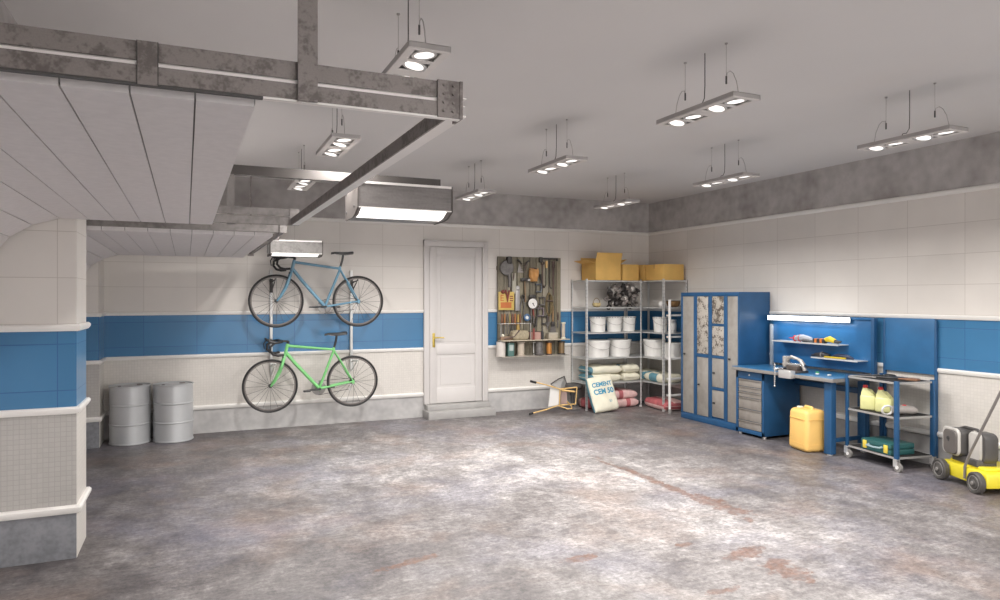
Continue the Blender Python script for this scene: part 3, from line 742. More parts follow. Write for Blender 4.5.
# buckets
def bucket(label, x, y, z, r0, h, group, handle=True, lid=True):
    r = thing('bucket', label, 'bucket', (x, y, z), random.uniform(-.3, .1), group)
    mb = MB(); rt = r0; rb = r0 * .88
    mb.lathe([(rb - .004, 0), (rb, .004), (rt - .004, h * .84), (rt + .002, h * .85), (rt + .002, h * .88), (rt - .003, h * .885), (rt - .002, h - .012), (rt + .003, h - .01), (rt + .003, h), (rt - .006, h)], seg=36); mb.build('pail', M_bucket, r)
    mb = MB(); mb.lathe([(rt + .006, h - .012), (rt + .006, h + .006), (rt - .012, h + .006), (rt - .016, h + .001), (.001, h + .001)], seg=36); mb.build('lid', M_bucket, r)
    mb = MB()
    pts = []
    for i in range(13):
        a = PI * (i / 12) + PI; pts.append(((rt + .007) * math.cos(a), (rt + .004) * math.sin(a) * 1.0, h * .86 - .38 * h * abs(math.sin(a)) * 1))
    mb.tube(pts, .003, 6); mb.build('handle', M_wire, r)
    if h < .22:
        mb = MB()
        for i in range(20):
            a = 2 * PI * i / 20; mb.tube([((rt + .006) * math.cos(a + d_), (rt + .006) * math.sin(a + d_), h - .004) for d_ in (0, .1, .2)], .004, 6)
        mb.build('clamp_ring', M_dgrey, r)
    return r
g1 = 'small white paint buckets on the shelves'; g2 = 'large white buckets on the shelves'
bucket('leftmost small white bucket on the middle shelf', 5.34, 8.56, 1.101, .118, .21, g1)
bucket('middle small white bucket on the middle shelf', 5.62, 8.56, 1.101, .118, .21, g1)
bucket('small white bucket beside the front right post of the back shelving', 5.865, 8.56, 1.101, .108, .21, g1)
bucket('small white bucket on the corner shelving by the right wall', 6.13, 8.14, 1.101, .105, .21, g1)
bucket('large white bucket at the left end of the shelf above the cement sacks', 5.35, 8.56, .738, .168, .24, g2)
bucket('large white bucket at the right of the shelf above the cement sacks', 5.725, 8.58, .738, .168, .24, g2)
bucket('large white bucket on the corner shelving in front of the ladder', 6.185, 8.36, .738, .165, .24, g2)
bucket('large white bucket seen between the ladder and the lockers', 6.235, 8.08 - .01, .738, .155, .22, g2) if False else None
cn = thing('bucket', 'grey-white bucket half seen between the ladder rungs and the lockers', 'bucket', (6.27, 8.03, .738), 0, g2)
mb = MB(); mb.lathe([(.115, 0), (.13, .20), (.134, .20), (.134, .215), (.001, .216)], seg=32); mb.build('pail', M_bucket, cn)
mb = MB(); mb.torus((0, 0, .205), (0, 0, 1), .134, .004, 32, 6); mb.build('rim', M_bucket, cn)
cn = thing('paint_can', 'grey metal can half hidden behind the shelf post and ladder', 'can', (6.22, 7.985, 1.101))
mb = MB(); mb.lathe([(.055, 0), (.057, .004), (.057, .17), (.06, .175), (.06, .182), (.05, .182), (.048, .178), (.001, .178)], seg=28); mb.build('body', M_alu, cn)
mb = MB(); mb.lathe([(.0585, .04), (.0585, .13)], seg=28, cap=False); mb.build('paper_label', M_bucket, cn)

# small things on the upper shelf
def sh(x, y): return (x, y, 1.463)
bk = thing('straw_basket', 'small round straw basket at the left of the upper shelf', 'basket', (5.27, 8.48, 1.463))
mb = MB(); mb.lathe([(.035, 0), (.055, .015), (.062, .04), (.055, .06), (.05, .06), (.055, .04), (.05, .012), (.001, .008)], seg=24)
mb.build('bowl', mat('straw', (.40, .32, .16), .8, 0, .3, 40), bk)
mb = MB(); mb.tube([(.055 * math.cos(a), 0, .05 + .075 * math.sin(a)) for a in [i * PI / 10 for i in range(11)]], .005, 6); mb.build('handle', mat('straw_dark', (.22, .15, .07), .8), bk)
wb = thing('yarn_ball', 'small white ball beside the shelf post on the corner shelving', 'ball', (6.04, 8.0, 1.463))
mb = MB(); mb.ball((0, 0, .042), .042); mb.build('ball', M_white, wb)
mb = MB()
for a in (0, 1, 2): mb.torus((0, 0, .042), (math.cos(a), math.sin(a), .4), .0405, .0025, 24, 5)
mb.build('strand', mat('white_strand', (.55, .53, .5), .8), wb)
bb = thing('brown_basket', 'brown wicker bowl at the end of the upper corner shelf beside the lockers', 'basket', (6.24, 7.99, 1.463))
mb = MB(); mb.lathe([(.055, 0), (.085, .02), (.10, .06), (.10, .085), (.09, .085), (.09, .06), (.07, .02), (.001, .012)], seg=28); mb.build('bowl', mat('brown_wicker', (.20, .11, .04), .7, 0, .35, 40), bb)
mb = MB(); mb.torus((0, 0, .087), (0, 0, 1), .097, .007, 32, 6); mb.build('rim', mat('dark_rim', (.05, .04, .03), .6), bb)
# heap of machine parts
M_part = [mat('cast_grey', (.26, .235, .22), .5, .3, .3, 20), mat('oily_dark', (.045, .04, .038), .4, .3, .3, 20), mat('bare_metal', (.55, .52, .49), .35, .5, .2, 20)]
def heap_piece(kind):
    mb = MB()
    if kind == 0:      # flanged elbow pipe
        mb.tube([(-.05, 0, -.02), (0, 0, .0), (.03, 0, .03), (.035, 0, .07)], .022, 10); mb.cyl((-.055, 0, -.022), (-.045, 0, -.018), .038, seg=12); mb.cyl((.035, 0, .065), (.036, 0, .077), .038, seg=12)
    elif kind == 1:    # gear
        mb.lathe([(.018, -.012), (.05, -.012), (.05, .012), (.018, .012)], seg=24)
        for i in range(12):
            a = i * PI / 6; mb.box(.045, .062, -.006, .006, -.011, .011); 
            for v in list(mb.bm.verts)[-8:]: v.co = Matrix.Rotation(a, 3, 'Z') @ v.co
    elif kind == 2:    # pump body
        mb.ball((0, 0, 0), .045, (1, .9, 1.1), 14, 8); mb.cyl((0, 0, 0), (.07, .0, .02), .018, seg=10); mb.cyl((0, 0, .03), (0, 0, .075), .024, seg=10); mb.cyl((.066, 0, .019), (.076, 0, .022), .028, seg=10)
    elif kind == 3:    # connecting rod
        mb.torus((-.06, 0, 0), (0, 1, 0), .028, .010, 20, 6); mb.torus((.06, 0, 0), (0, 1, 0), .018, .008, 16, 6); mb.box(-.035, .045, -.006, .006, -.010, .010, .003)
    else:              # bracket with bolts
        mb.box(-.05, .05, -.03, .03, -.008, .004, .003); mb.box(-.05, -.04, -.03, .03, .0, .06, .003); mb.cyl((.02, 0, -.01), (.02, 0, .035), .009, seg=8); mb.lathe([(.016, .03), (.016, .042)], (.02, 0, 0), seg=6)
    return mb
protos = {}
rnd = random.Random(11)
spots = []
for row, (n, zc, xa, xb) in enumerate(((7, 1.515, 5.47, 5.96), (7, 1.585, 5.46, 5.95), (7, 1.655, 5.47, 5.96), (6, 1.725, 5.49, 5.94))):
    for i in range(n): spots.append((xa + (xb - xa) * (i + .5) / n + rnd.uniform(-.015, .015), 8.52 + rnd.uniform(-.04, .04), zc + rnd.uniform(-.006, .006)))
for i, p in enumerate(spots):
    kd = rnd.choice((0, 1, 2, 2, 3, 4)); mi = rnd.choice((0, 0, 1, 1, 2, 2))
    key = (kd, mi)
    rot = (rnd.uniform(-1, 1), rnd.uniform(-1.2, 1.2), rnd.uniform(0, 6))
    if key not in protos:
        o = heap_piece(kd).build('machine_part', M_part[mi]); protos[key] = o
    else:
        o = protos[key].copy(); COL.objects.link(o)
    o.location = p; o.rotation_euler = rot; o.scale = (1.12,) * 3
    tag(o, 'greasy metal machine part in the heap on the upper shelf below the boxes', 'machine part', 'heap of machine parts on the upper shelf')

# sacks
def sack_mb(Lx, Wy, Hh, seed, stripes=None):
    rn = random.Random(seed); mb = MB(); nx, ny = 22, 15
    def pt(u, v, s):
        e = max(0, (1 - abs(u) ** 9)) ** .42 * max(0, (1 - abs(v) ** 8)) ** .42
        wob = .006 * math.sin(u * 5 + seed) + .005 * math.sin(v * 7 + seed * 2 + u * 3)
        k = 1 - .03 * abs(v) ** 3
        return (u * Lx / 2 * k, v * Wy / 2 * (1 - .03 * abs(u) ** 3), Hh / 2 + s * (Hh / 2 * e) + (wob * e if s > 0 else 0))
    g = {}
    for s in (1, -1):
        for i in range(nx + 1):
            for j in range(ny + 1):
                u, v = math.sin((-1 + 2 * i / nx) * PI / 2), math.sin((-1 + 2 * j / ny) * PI / 2)
                if s == -1 and (i in (0, nx) or j in (0, ny)): g[s, i, j] = g[1, i, j]
                else: g[s, i, j] = mb.bm.verts.new(pt(u, v, s))
        for i in range(nx):
            for j in range(ny):
                q = [g[s, i, j], g[s, i + 1, j], g[s, i + 1, j + 1], g[s, i, j + 1]]
                f = mb.bm.faces.new(q); u = -1 + 2 * (i + .5) / nx
                f.material_index = 1 if stripes and stripes(u, -1 + 2 * (j + .5) / ny, s) else 0
    return mb
def sack(label, loc, rz, L_, W_, H_, mats, seed, stripes, group):
    r = thing('sack', label, 'sack', loc, rz, group)
    sack_mb(L_, W_, H_, seed, stripes).build('bag', mats, r, angle=60)
    for e_ in (-1, 1):
        mb = MB(); mb.box(e_ * L_ / 2 - .012, e_ * L_ / 2 + .012, -W_ * .42, W_ * .42, H_ / 2 - .003, H_ / 2 + .003); mb.build('seam', mats[0], r)
    return r
teal = lambda u, v, s: u < -.62
gt = 'white and teal cement sacks'; gp = 'pink and red sacks on the floor under the shelving'
sack('lower cement sack of the left stack on the lowest shelf', (5.40, 8.60, .386), .03, .54, .36, .115, [M_paperw, M_papert], 1, teal, gt)
sack('upper cement sack of the left stack on the lowest shelf', (5.40, 8.60, .498), -.02, .54, .36, .115, [M_paperw, M_papert], 2, teal, gt)
sack('lower cement sack beside the front right post on the lowest shelf', (5.835, 8.60, .386), PI / 2, .38, .28, .115, [M_paperw, M_papert], 3, lambda u, v, s: False, gt)
sack('upper cement sack lying across beside the front right post', (5.835, 8.60, .498), PI / 2 + .05, .35, .29, .115, [M_paperw, M_papert], 4, lambda u, v, s: abs(u) < .2 and s > 0, gt)
sack('cement sack lying alone on the corner shelving, lowest shelf', (6.20, 8.17, .386), PI / 2 - .05, .48, .36, .12, [M_paperw, M_papert], 5, lambda u, v, s: abs(u) < .25 and abs(v) > .5, gt)
sack('grey sack half hidden behind the ladder on the lowest shelf', (6.20, 8.60, .386), PI / 2, .34, .36, .13, [M_paperw, M_papert], 8, teal, gt)
red = lambda u, v, s: .12 < u < .3 or (s > 0 and v > .55)
sack('lower pink sack on the floor under the back shelving', (5.70, 8.60, .0), .02, .52, .38, .125, [M_paperp, M_papern], 6, red, gp)
sack('upper pink sack on the floor under the back shelving', (5.69, 8.60, .122), -.03, .50, .37, .125, [M_paperp, M_papern], 7, lambda u, v, s: -.15 < u < .02 or (s > 0 and v > .4), gp)
sack('pink and red sack lying under the corner shelving by the ladder', (6.20, 8.13, .0), PI / 2 - .1, .56, .37, .14, [M_paperp, M_papern], 9, lambda u, v, s: (s > 0 and v > .1) or u < -.8, gp)
sack('dull red sack beside the swivel stool behind the left shelf post', (5.26, 8.62, .0), PI / 2, .34, .26, .14, [M_papern, M_paperp], 12, lambda u, v, s: u > .3, gp)
# leaning cement sack
ls = thing('sack', 'white cement sack with blue print leaning on the shelving posts', 'sack', (5.24, 8.17, .012), 0, None)
ls.rotation_euler = Euler((math.radians(70), math.radians(-5), math.radians(3)))
mb = sack_mb(.41, .50, .13, 21, lambda u, v, s: s < 0 or abs(u) > .93)
for v in mb.bm.verts:
    v.co.y += .25; v.co.z -= .065; v.co.z += .10 * (v.co.y - .25) ** 2
lean = mb.build('bag', [M_paperw, M_papert], ls, angle=60)
from mathutils.bvhtree import BVHTree
bvh = BVHTree.FromPolygons([v.co for v in lean.data.vertices], [p.vertices[:] for p in lean.data.polygons])
def drape(o):
    off_ = o.location.copy()
    for v in o.data.vertices:
        p = v.co + off_; hit = bvh.ray_cast(Vector((p.x, p.y, .6)), Vector((0, 0, -1)))[0]
        if hit: v.co.z = hit.z - off_.z + .0025
    return o
drape(text('CEMENT', ls, (0.0, .375, .06), (0, 0, 0), .084, M_ink, 0, bold=.003)); drape(text('CEM 50', ls, (0.0, .275, .06), (0, 0, 0), .100, M_ink, 0, bold=.004)); drape(text('50', ls, (.07, .13, .06), (0, 0, 0), .05, M_ink, 0))

# swivel stool and toppled step stool
st = thing('swivel_stool', 'low round dark swivel stool beside the left shelf post', 'stool', (4.975, 8.655, 0))
mb = MB(); mb.lathe([(.13, 0), (.135, .008), (.11, .02), (.03, .035), (.001, .04)], seg=36); mb.build('base', M_steel2, st)
mb = MB(); mb.lathe([(.028, .03), (.028, .18), (.045, .22), (.05, .275)], seg=20); mb.build('column', M_dgrey, st)
mb = MB(); mb.lathe([(.06, .268), (.125, .28), (.148, .315), (.142, .345), (.12, .357), (.07, .35), (.001, .345)], seg=36); mb.build('seat', M_dgrey, st)
fs = thing('folding_chair', 'small pale wooden folding chair toppled on its side before the stool', 'chair', (4.55, 8.5, 0))
off = Vector((4.55, 8.5, 0))
def q(u, v, Y): return PY(u, v, Y) - off
Yn, Yf = 8.42, 8.66
mb = MB(); mb.tube([q(534, 381.7, Yn), q(551, 386.2, Yn), q(560, 389.2, Yn), q(575, 391.8, Yn)], .009, 8); mb.build('leg', M_wood, fs)
mb = MB(); mb.tube([q(532, 413.4, 8.40), q(546, 409.6, Yn), q(558, 405.6, Yn), q(567.5, 409.0, Yn), q(572, 408.6, Yn), q(571, 405.5, Yn), q(567, 401.5, Yn)], .009, 8); mb.build('leg', M_wood, fs)
mb = MB(); mb.tube([q(530.5, 381.2, Yn), q(536, 382.6, Yn)], .016, 8); mb.build('foot_cap', M_black, fs)
mb = MB(); mb.tube([q(529.5, 414, 8.40), q(533, 413.0, 8.40)], .015, 8); mb.build('foot_cap', M_black, fs)
mb = MB()
mb.tube([q(560, 389, Yn), q(559.5, 405.5, Yn)], .008, 8); mb.tube([q(577, 387.5, Yn), q(575.5, 404.5, Yn)], .008, 8); mb.tube([q(560, 389, Yn + .02), q(577, 387.3, Yn + .02)], .009, 8); mb.tube([q(560, 405.2, Yn + .02), q(575.5, 404, Yn + .02)], .009, 8); mb.tube([q(562, 390.5, Yn), q(574, 391.5, Yn)], .012, 8)
mb.build('frame', M_wood, fs)
def quadslab(mb, pts, t):
    n = (pts[1] - pts[0]).cross(pts[3] - pts[0]).normalized() * t
    mb.loft([[mb.bm.verts.new(p) for p in pts], [mb.bm.verts.new(p + n) for p in pts]])
mb = MB(); quadslab(mb, [q(550.8, 386, Yn + .02), q(559.3, 389, Yn + .02), q(558.8, 404.6, Yn + .02), q(548.6, 406.6, Yn + .02)], .015); mb.build('seat', M_white, fs)
mb = MB(); quadslab(mb, [q(551.3, 384.6, Yn + .03), q(564, 377.3, Yf), q(566.3, 386.5, Yf), q(560, 388.6, Yn + .03)], .012); mb.build('backrest', M_step, fs)
mb = MB(); mb.tube([q(551, 384, Yn + .03), q(558, 379.3, Yn + .12), q(564.3, 376.4, Yf), q(566.6, 384, Yf)], .009, 8); mb.build('back_rail', M_dgrey, fs)
mb = MB(); quadslab(mb, [q(561, 390, Yf), q(567, 391, Yf), q(567, 404, Yf - .1), q(561, 404, Yf - .1)], .008); mb.build('side_panel', mat('dusty_pink_panel', (.42, .30, .27), .6), fs)
# ------------------------------------------------------------------ tool board on the back wall
M_planks = [worn('weathered_plank_%d' % i, c, tuple(k_ * .55 for k_ in c), 14, (.42, .62), .85, 0, streak=(5, 5, .5), bump=.2) for i, c in enumerate(((.31, .28, .205), (.40, .36, .28), (.24, .215, .16)))]
tb = thing('tool_board', 'weathered grey plank board with two shelves hung on the back wall', 'tool board', (3.857, 8.84, .78))
mb = MB(); n = 10; w = 1.005 / n
for i in range(n):
    mb.mi = i % 3 if i % 4 else 2; mb.box(i * w + .004, (i + 1) * w - .004, -.045, -.02 - .002 * (i % 2), .0, 1.392, .002)
mb.mi = 3; mb.box(.004, .97, -.021, -.018, .01, 1.38); mb.mi = 2; mb.box(.0, .975, -.02, -.001, .1, .16); mb.box(.0, .975, -.02, -.001, 1.2, 1.26); mb.build('planks', M_planks + [M_dark], tb)
mb = MB(); mb.box(.0, 1.06, -.22, -.045, .214, .226, .002); mb.build('shelf', mat('shelf_wood_pale', (.50, .44, .34), .6), tb)
mb = MB(); mb.box(.0, 1.06, -.20, -.045, .0 - .012, .0, .002); mb.build('shelf', mat('shelf_wood_grey', (.32, .29, .25), .6), tb)
mb = MB(); mb.tube([(.0, -.05, .455), (0, -.15, .455), (.46, -.15, .455), (.46, -.05, .455)], .005, 6); mb.tube([(.46, -.15, .455), (.46, -.15, .23)], .005, 6); mb.tube([(.004, -.15, .455), (.004, -.15, .23)], .004, 6)
mb.build('tool_rack_bar', mat('rack_bar', (.55, .54, .52), .4, .4), tb)
YT = 8.84 - .05   # front face of the planks
def T(u, v, Y=8.77): return PY(u, v, Y)
def hung(name, label, cat, mbb, m, group=None, parts=()):
    return tag(mbb.build(name, m), label, cat, group)
def at0(name, label, cat, u, v, Y=8.77, group=None):
    p = T(u, v, Y); return thing(name, label, cat, p, 0, group)
M_iron = mat('old_iron', (.07, .065, .062), .5, .4, .3, 20); M_iron2 = mat('worn_grey_iron', (.16, .15, .145), .5, .4, .3, 20)
M_purpl = mat('tool_brown', (.10, .065, .055), .5, .1, .3, 20); M_leather = mat('orange_leather', (.50, .25, .08), .6, 0, .2, 10)
# angle grinder-like saw
o = at0('angle_grinder', 'dark grey grinder with round guard at the top left of the tool board', 'power tool', 506, 268)
mb = MB(); mb.lathe([(.10, -.02), (.105, 0), (.10, .03), (.02, .035)], (0, -.02, .0), (0, 1, 0), 32); mb.build('guard', M_iron2, o)
mb = MB(); mb.box(.0, .07, -.06, .01, .06, .16, .012); mb.build('motor_housing', M_iron, o)
mb = MB(); mb.tube([(.04, -.02, -.08), (.045, -.03, -.18), (.04, -.03, -.27)], [.028, .024, .02], 10); mb.build('handle', M_iron2, o)
mb = MB(); mb.box(.075, .135, -.012, .0, -.36, -.07, .004); pl = mb.build('wooden_ruler_plate', mat('pale_board', (.42, .40, .33), .6)); pl.location = T(507, 268); tag(pl, 'pale narrow board hanging beside the grinder', 'board')
pl.name = 'pale_board'
# small triangle plate
mb = MB(); mb.prism([(-.03, -.05), (.07, -.05), (.0, .07)], 'y', -.01, 0); o = mb.build('set_square', mat('plate_grey', (.35, .32, .30), .5)); o.location = T(519, 269, 8.785); tag(o, 'grey set square beside the grinder', 'set square')
# compass-like pliers with crossed springs
o = at0('hand_drill', 'dark hand drill with bent crank near the top centre of the tool board', 'hand drill', 523, 262)
mb = MB(); mb.tube([(-.09, -.01, .03), (-.05, -.015, .0), (-.03, -.01, -.03)], [.016, .012, .01], 8); mb.build('handle', M_iron, o)
mb = MB(); mb.tube([(.04, -.01, -.04), (.06, -.012, .0), (.09, -.012, .015)], [.012, .012, .016], 8); mb.build('crank', M_iron, o)
mb = MB()
for i in range(5): mb.tube([(-.04, -.01, -.02 - .025 * i), (.05, -.01, -.025 - .025 * i)], .003, 6)
mb.tube([(.04, -.01, .0), (.04, -.01, -.22)], .005, 6); mb.build('chuck_wires', M_purpl, o)
o = at0('leather_pouch', 'orange-brown leather pouch on the tool board', 'pouch', 533, 275)
mb = MB(); sm = sack_mb(.15, .19, .05, 4); 
for v in sm.bm.verts: v.co.x *= 1 - .25 * (v.co.y / .095 < -.3)
sm.xf(Matrix.Rotation(PI / 2, 4, 'X')); sm.build('pouch_body', M_leather, o)
mb = MB(); mb.tube([(-.07, -.03, .07), (-.02, -.04, .10), (.04, -.04, .085), (.065, -.03, .055)], .01, 8); mb.build('strap', M_purpl, o)
o = at0('white_lamp', 'small white clip above the hanging tools on the board', 'clip', 527, 280)
o.name = 'white_clip'
mb = MB(); mb.box(-.04, .04, -.03, .0, -.012, .012, .006); mb.build('clip_body', M_white, o)
mb = MB(); mb.cyl((0, -.015, -.01), (.0, -.015, -.05), .006, seg=8); mb.build('clip_pin', M_iron2, o)
# beam with long hanging tools
o = at0('hanging_rail', 'black iron rail at the top right of the tool board', 'rail', 548, 259.5)
mb = MB(); mb.box(-.15, .15, -.02, .0, .0, .022, .003); mb.build('bar', M_iron, o)
mb = MB(); mb.box(-.15, -.10, -.04, .0, -.045, .03, .008); mb.box(.13, .15, -.03, 0, -.02, .02, .003); mb.build('bracket', M_iron, o)
gtool = 'long tools hanging from the black rail'
specs = [('wrench', 'long dark wrench hanging leftmost under the black rail', 'wrench', 542.5, .38, .016, M_purpl), ('file', 'olive flat file hanging second under the black rail', 'file', 546.2, .34, .014, mat('olive_metal', (.17, .17, .12), .6)),
         ('crowbar', 'thin dark crowbar hanging third under the black rail', 'crowbar', 549.6, .40, .009, M_iron), ('handsaw', 'brown-handled handsaw hanging fourth under the black rail', 'saw', 553.2, .50, .017, M_purpl), ('spirit_level', 'long pale batten hanging at the right edge of the tool board', 'batten', 557, .80, .012, mat('batten_wood', (.26, .22, .16), .7))]
for nm, lab, cat, u, ln, hw, m in specs:
    p = T(u, 261, 8.775); r = thing(nm, lab, cat, p, 0, gtool)
    mb = MB()
    if nm == 'handsaw': mb.prism([(-hw, -.10), (hw, -.10), (hw * .5, -ln), (-hw * .2, -ln)], 'y', -.003, .0)
    elif nm == 'wrench': mb.box(-hw * .6, hw * .6, -.008, 0, -ln + .04, -.05, .003); mb.torus((0, -.004, -.03), (0, 1, 0), .022, .008, 16, 6); mb.torus((0, -.004, -ln + .02), (0, 1, 0), .022, .008, 16, 6)
    elif nm == 'crowbar': mb.tube([(0, -.006, 0), (0, -.006, -ln + .04), (.02, -.01, -ln), (.035, -.01, -ln + .015)], .007, 8)
    else: mb.box(-hw, hw, -.012, 0, -ln, -.02, .003)
    mb.build('blade' if nm in ('handsaw', 'file') else 'shaft', m, r)
    if nm in ('handsaw', 'file'):
        mb = MB(); mb.box(-hw * 1.1, hw * 1.1, -.02, .004, -.10, .0, .006); mb.build('handle', M_wood if nm == 'file' else M_purpl, r)
# yellow and red packet with pliers
o = at0('tool_packet', 'yellow and red printed packet hanging at the left of the tool board', 'packet', 506, 299)
mb = MB(); mb.box(-.118, .118, -.018, .0, -.155, .10, .003); mb.build('card', mat('packet_yellow', (.60, .43, .12), .5), o)
mb = MB(); mb.box(-.09, .075, -.0195, -.016, -.125, -.045); mb.build('printed_band', mat('packet_orange', (.50, .15, .04), .5), o)
text('E', o, (-.07, -.0195, .01), (PI / 2, 0, 0), .12, mat('packet_red', (.50, .10, .02), .5), .0008)
mb = MB(); [mb.box(.05, .10, -.0195, -.017, z_, z_ + .014) for z_ in (-.03, .0, .03)]; mb.build('printed_lines', M_red2, o)
mb = MB(); mb.ball((-.06, -.03, .10), .028); mb.tube([(-.02, -.03, .13), (.0, -.035, .04), (.012, -.03, -.04)], [.014, .012, .006], 8); mb.tube([(.035, -.03, .12), (.02, -.035, .04), (.01, -.03, -.04)], [.014, .012, .006], 8); mb.build('pliers', M_red2, o)
# grey steel rule
o = at0('steel_rule', 'wide steel rule with round end hanging left of centre on the board', 'rule', 517.5, 288)
mb = MB(); mb.box(-.035, .035, -.008, 0, -.32, -.02, .003); mb.lathe([(.035, -.008), (.035, 0)], (0, 0, 0), (0, 1, 0), 20); mb.build('blade', mat('rule_grey', (.40, .38, .37), .4, .4), o)
mb = MB(); mb.torus((0, -.009, 0), (0, 1, 0), .014, .005, 16, 6); mb.build('hanging_eye', M_white, o)
# dial gauge
o = at0('dial_gauge', 'round white dial gauge with black rim on the tool board', 'gauge', 532, 303.5)
mb = MB(); mb.lathe([(.078, .0), (.082, -.02), (.078, -.03), (.07, -.026)], (0, 0, 0), (0, 1, 0), 32, cap=True); mb.build('case', M_iron, o)
mb = MB(); mb.lathe([(.07, -.026), (.001, -.027)], seg=32, axis=(0, 1, 0)); mb.build('face', M_white, o)
mb = MB(); mb.tube([(.0, -.03, 0), (.025, -.03, -.04)], [.006, .003], 6); mb.lathe([(.01, -.03), (.01, -.035)], seg=12, axis=(0, 1, 0)); mb.build('needle', M_iron, o)
mb = MB(); mb.box(-.055, .055, -.03, .0, .075, .125, .012); mb.build('top_cap', M_iron, o)
mb = MB(); mb.tube([(-.02, -.01, -.08), (-.02, -.01, -.30)], .009, 8); mb.tube([(.02, -.01, -.08), (.02, -.01, -.28)], .009, 8); mb.build('stem', M_iron2, o)
# clamps, rope, tape
for i, (u, v, sc, lab) in enumerate(((538, 288, 1.0, 'blue-grey clamp under the leather pouch'), (541.5, 301, .9, 'grey clamp right of the dial gauge'), (540, 312, .9, 'purple-grey clamp below the dial gauge'), (544, 320, .8, 'small dark clamp above the beige box'))):
    o = at0('clamp', lab + ' on the tool board', 'clamp', u, v, 8.775, 'clamps on the tool board')
    m = [mat('clamp_bluegrey', (.14, .16, .19), .5, .3, .2, 20), M_iron2, mat('clamp_purple', (.20, .16, .18), .5, .2, .3, 20), M_iron][i]
    mb = MB(); mb.tube([(-.045, -.012, .05), (.04, -.012, .055), (.05, -.012, 0), (.04, -.012, -.055), (-.04, -.012, -.05)], .012, 8); mb.build('jaw_frame', m, o)
    mb = MB(); mb.tube([(-.035, -.012, -.07), (-.035, -.012, .03)], .007, 6); mb.tube([(-.055, -.012, -.07), (-.015, -.012, -.07)], .004, 6); mb.build('screw', M_iron, o)
o = at0('rope_coil', 'brown coil of rope hanging at the right of the tool board', 'rope', 548.5, 303)
mb = MB()
for i in range(6):
    a = .030 + .005 * i; mb.tube([(a * math.cos(t), -.012 - .003 * i, -.02 + (.17 - .004 * i) * math.sin(t)) for t in [j * 2 * PI / 20 for j in range(20)]], .009, 6, closed=True)
mb.build('loops', mat('rope_brown', (.16, .12, .06), .9, 0, .3, 40), o)
mb = MB(); mb.torus((0, -.03, .03), (0, 0, 1), .045, .010, 20, 6); mb.build('binding', M_purpl, o)
o = at0('tape_roll', 'blue roll of tape on the tool board below the dial gauge', 'tape', 526.5, 317.5)
mb = MB(); mb.torus((0, -.015, 0), (0, 1, 0), .038, .016, 28, 8, .9); mb.build('tape', mat('tape_blue', (.06, .13, .25), .4), o)
mb = MB(); mb.lathe([(.024, -.02), (.024, -.005)], seg=20, axis=(0, 1, 0)); mb.build('core', M_white, o)
for i, (u, v, ln, ang_, nm, lab, cat) in enumerate(((512.5, 281, .22, .1, 'chisel', 'dark chisel between the grinder and the packet', 'chisel'), (524.5, 290, .34, -.05, 'hammer', 'hammer with dark head left of the dial gauge', 'hammer'), (522, 306, .30, .08, 'pincers', 'dark pincers left of the blue tape', 'pincers'),
        (536.5, 316, .30, .12, 'wrench', 'long grey wrench slanting below the dial gauge', 'wrench'), (533.5, 318, .26, -.1, 'screwdriver', 'dark screwdriver hanging above the pink box', 'screwdriver'), (552.5, 316, .30, .0, 'brush', 'brown wooden brush below the rope coil', 'brush'), (547.5, 322, .22, .05, 'trowel', 'grey pointed trowel below the rope coil', 'trowel'), (541, 281, .20, -.2, 'hook', 'dark iron hook right of the leather pouch', 'hook'), (557.5, 320, .22, 0, 'file', 'short grey file at the right edge of the board', 'file'))):
    o = at0(nm, lab + ' on the tool board', cat, u, v, 8.775); o.rotation_euler = (0, ang_, 0); hl = ln / 2
    m1, m2 = ((M_iron2, M_purpl), (M_iron, mat('hammer_wood', (.25, .16, .09), .6)), (M_iron, M_iron2), (M_iron2, M_iron), (M_iron, M_red2), (M_iron, mat('brush_wood', (.28, .17, .08), .6)), (M_iron2, M_purpl), (M_iron, M_iron), (M_iron2, M_purpl))[i]
    mb = MB()
    if nm == 'hammer': mb.box(-.06, .05, -.035, -.003, hl - .045, hl, .006); mb.tube([(.05, -.018, hl - .02), (.075, -.018, hl - .035)], [.012, .004], 8)
    elif nm in ('pincers', 'wrench'): mb.torus((0, -.012, hl - .025), (0, 1, 0), .026, .010, 18, 6)
    elif nm == 'hook': mb.tube([(0, -.01, 0), (0, -.012, -hl + .03), (.03, -.02, -hl), (.055, -.02, -hl + .035)], .008, 8)
    elif nm == 'trowel': mb.prism([(-.04, 0), (.04, 0), (0, -hl)], 'y', -.008, -.004)
    elif nm == 'brush': mb.box(-.03, .03, -.025, -.005, -hl, -hl + .07, .004)
    else: mb.box(-.009, .009, -.01, -.003, -hl, .02, .002)
    mb.build('head', m1, o); mb = MB()
    if nm == 'pincers': mb.tube([(-.006, -.01, hl - .05), (-.03, -.012, 0), (-.02, -.012, -hl)], .008, 8); mb.tube([(.006, -.014, hl - .05), (.03, -.012, 0), (.02, -.012, -hl)], .008, 8)
    elif nm in ('hammer', 'wrench'): mb.tube([(0, -.016, hl - .04), (0, -.016, -hl)], [.009, .012], 8)
    else: mb.tube([(0, -.012, 0 if nm != 'brush' else -hl + .06), (0, -.014, hl * .5), (0, -.012, hl)], [.010, .014, .012], 8)
    mb.build('handle', m2, o)
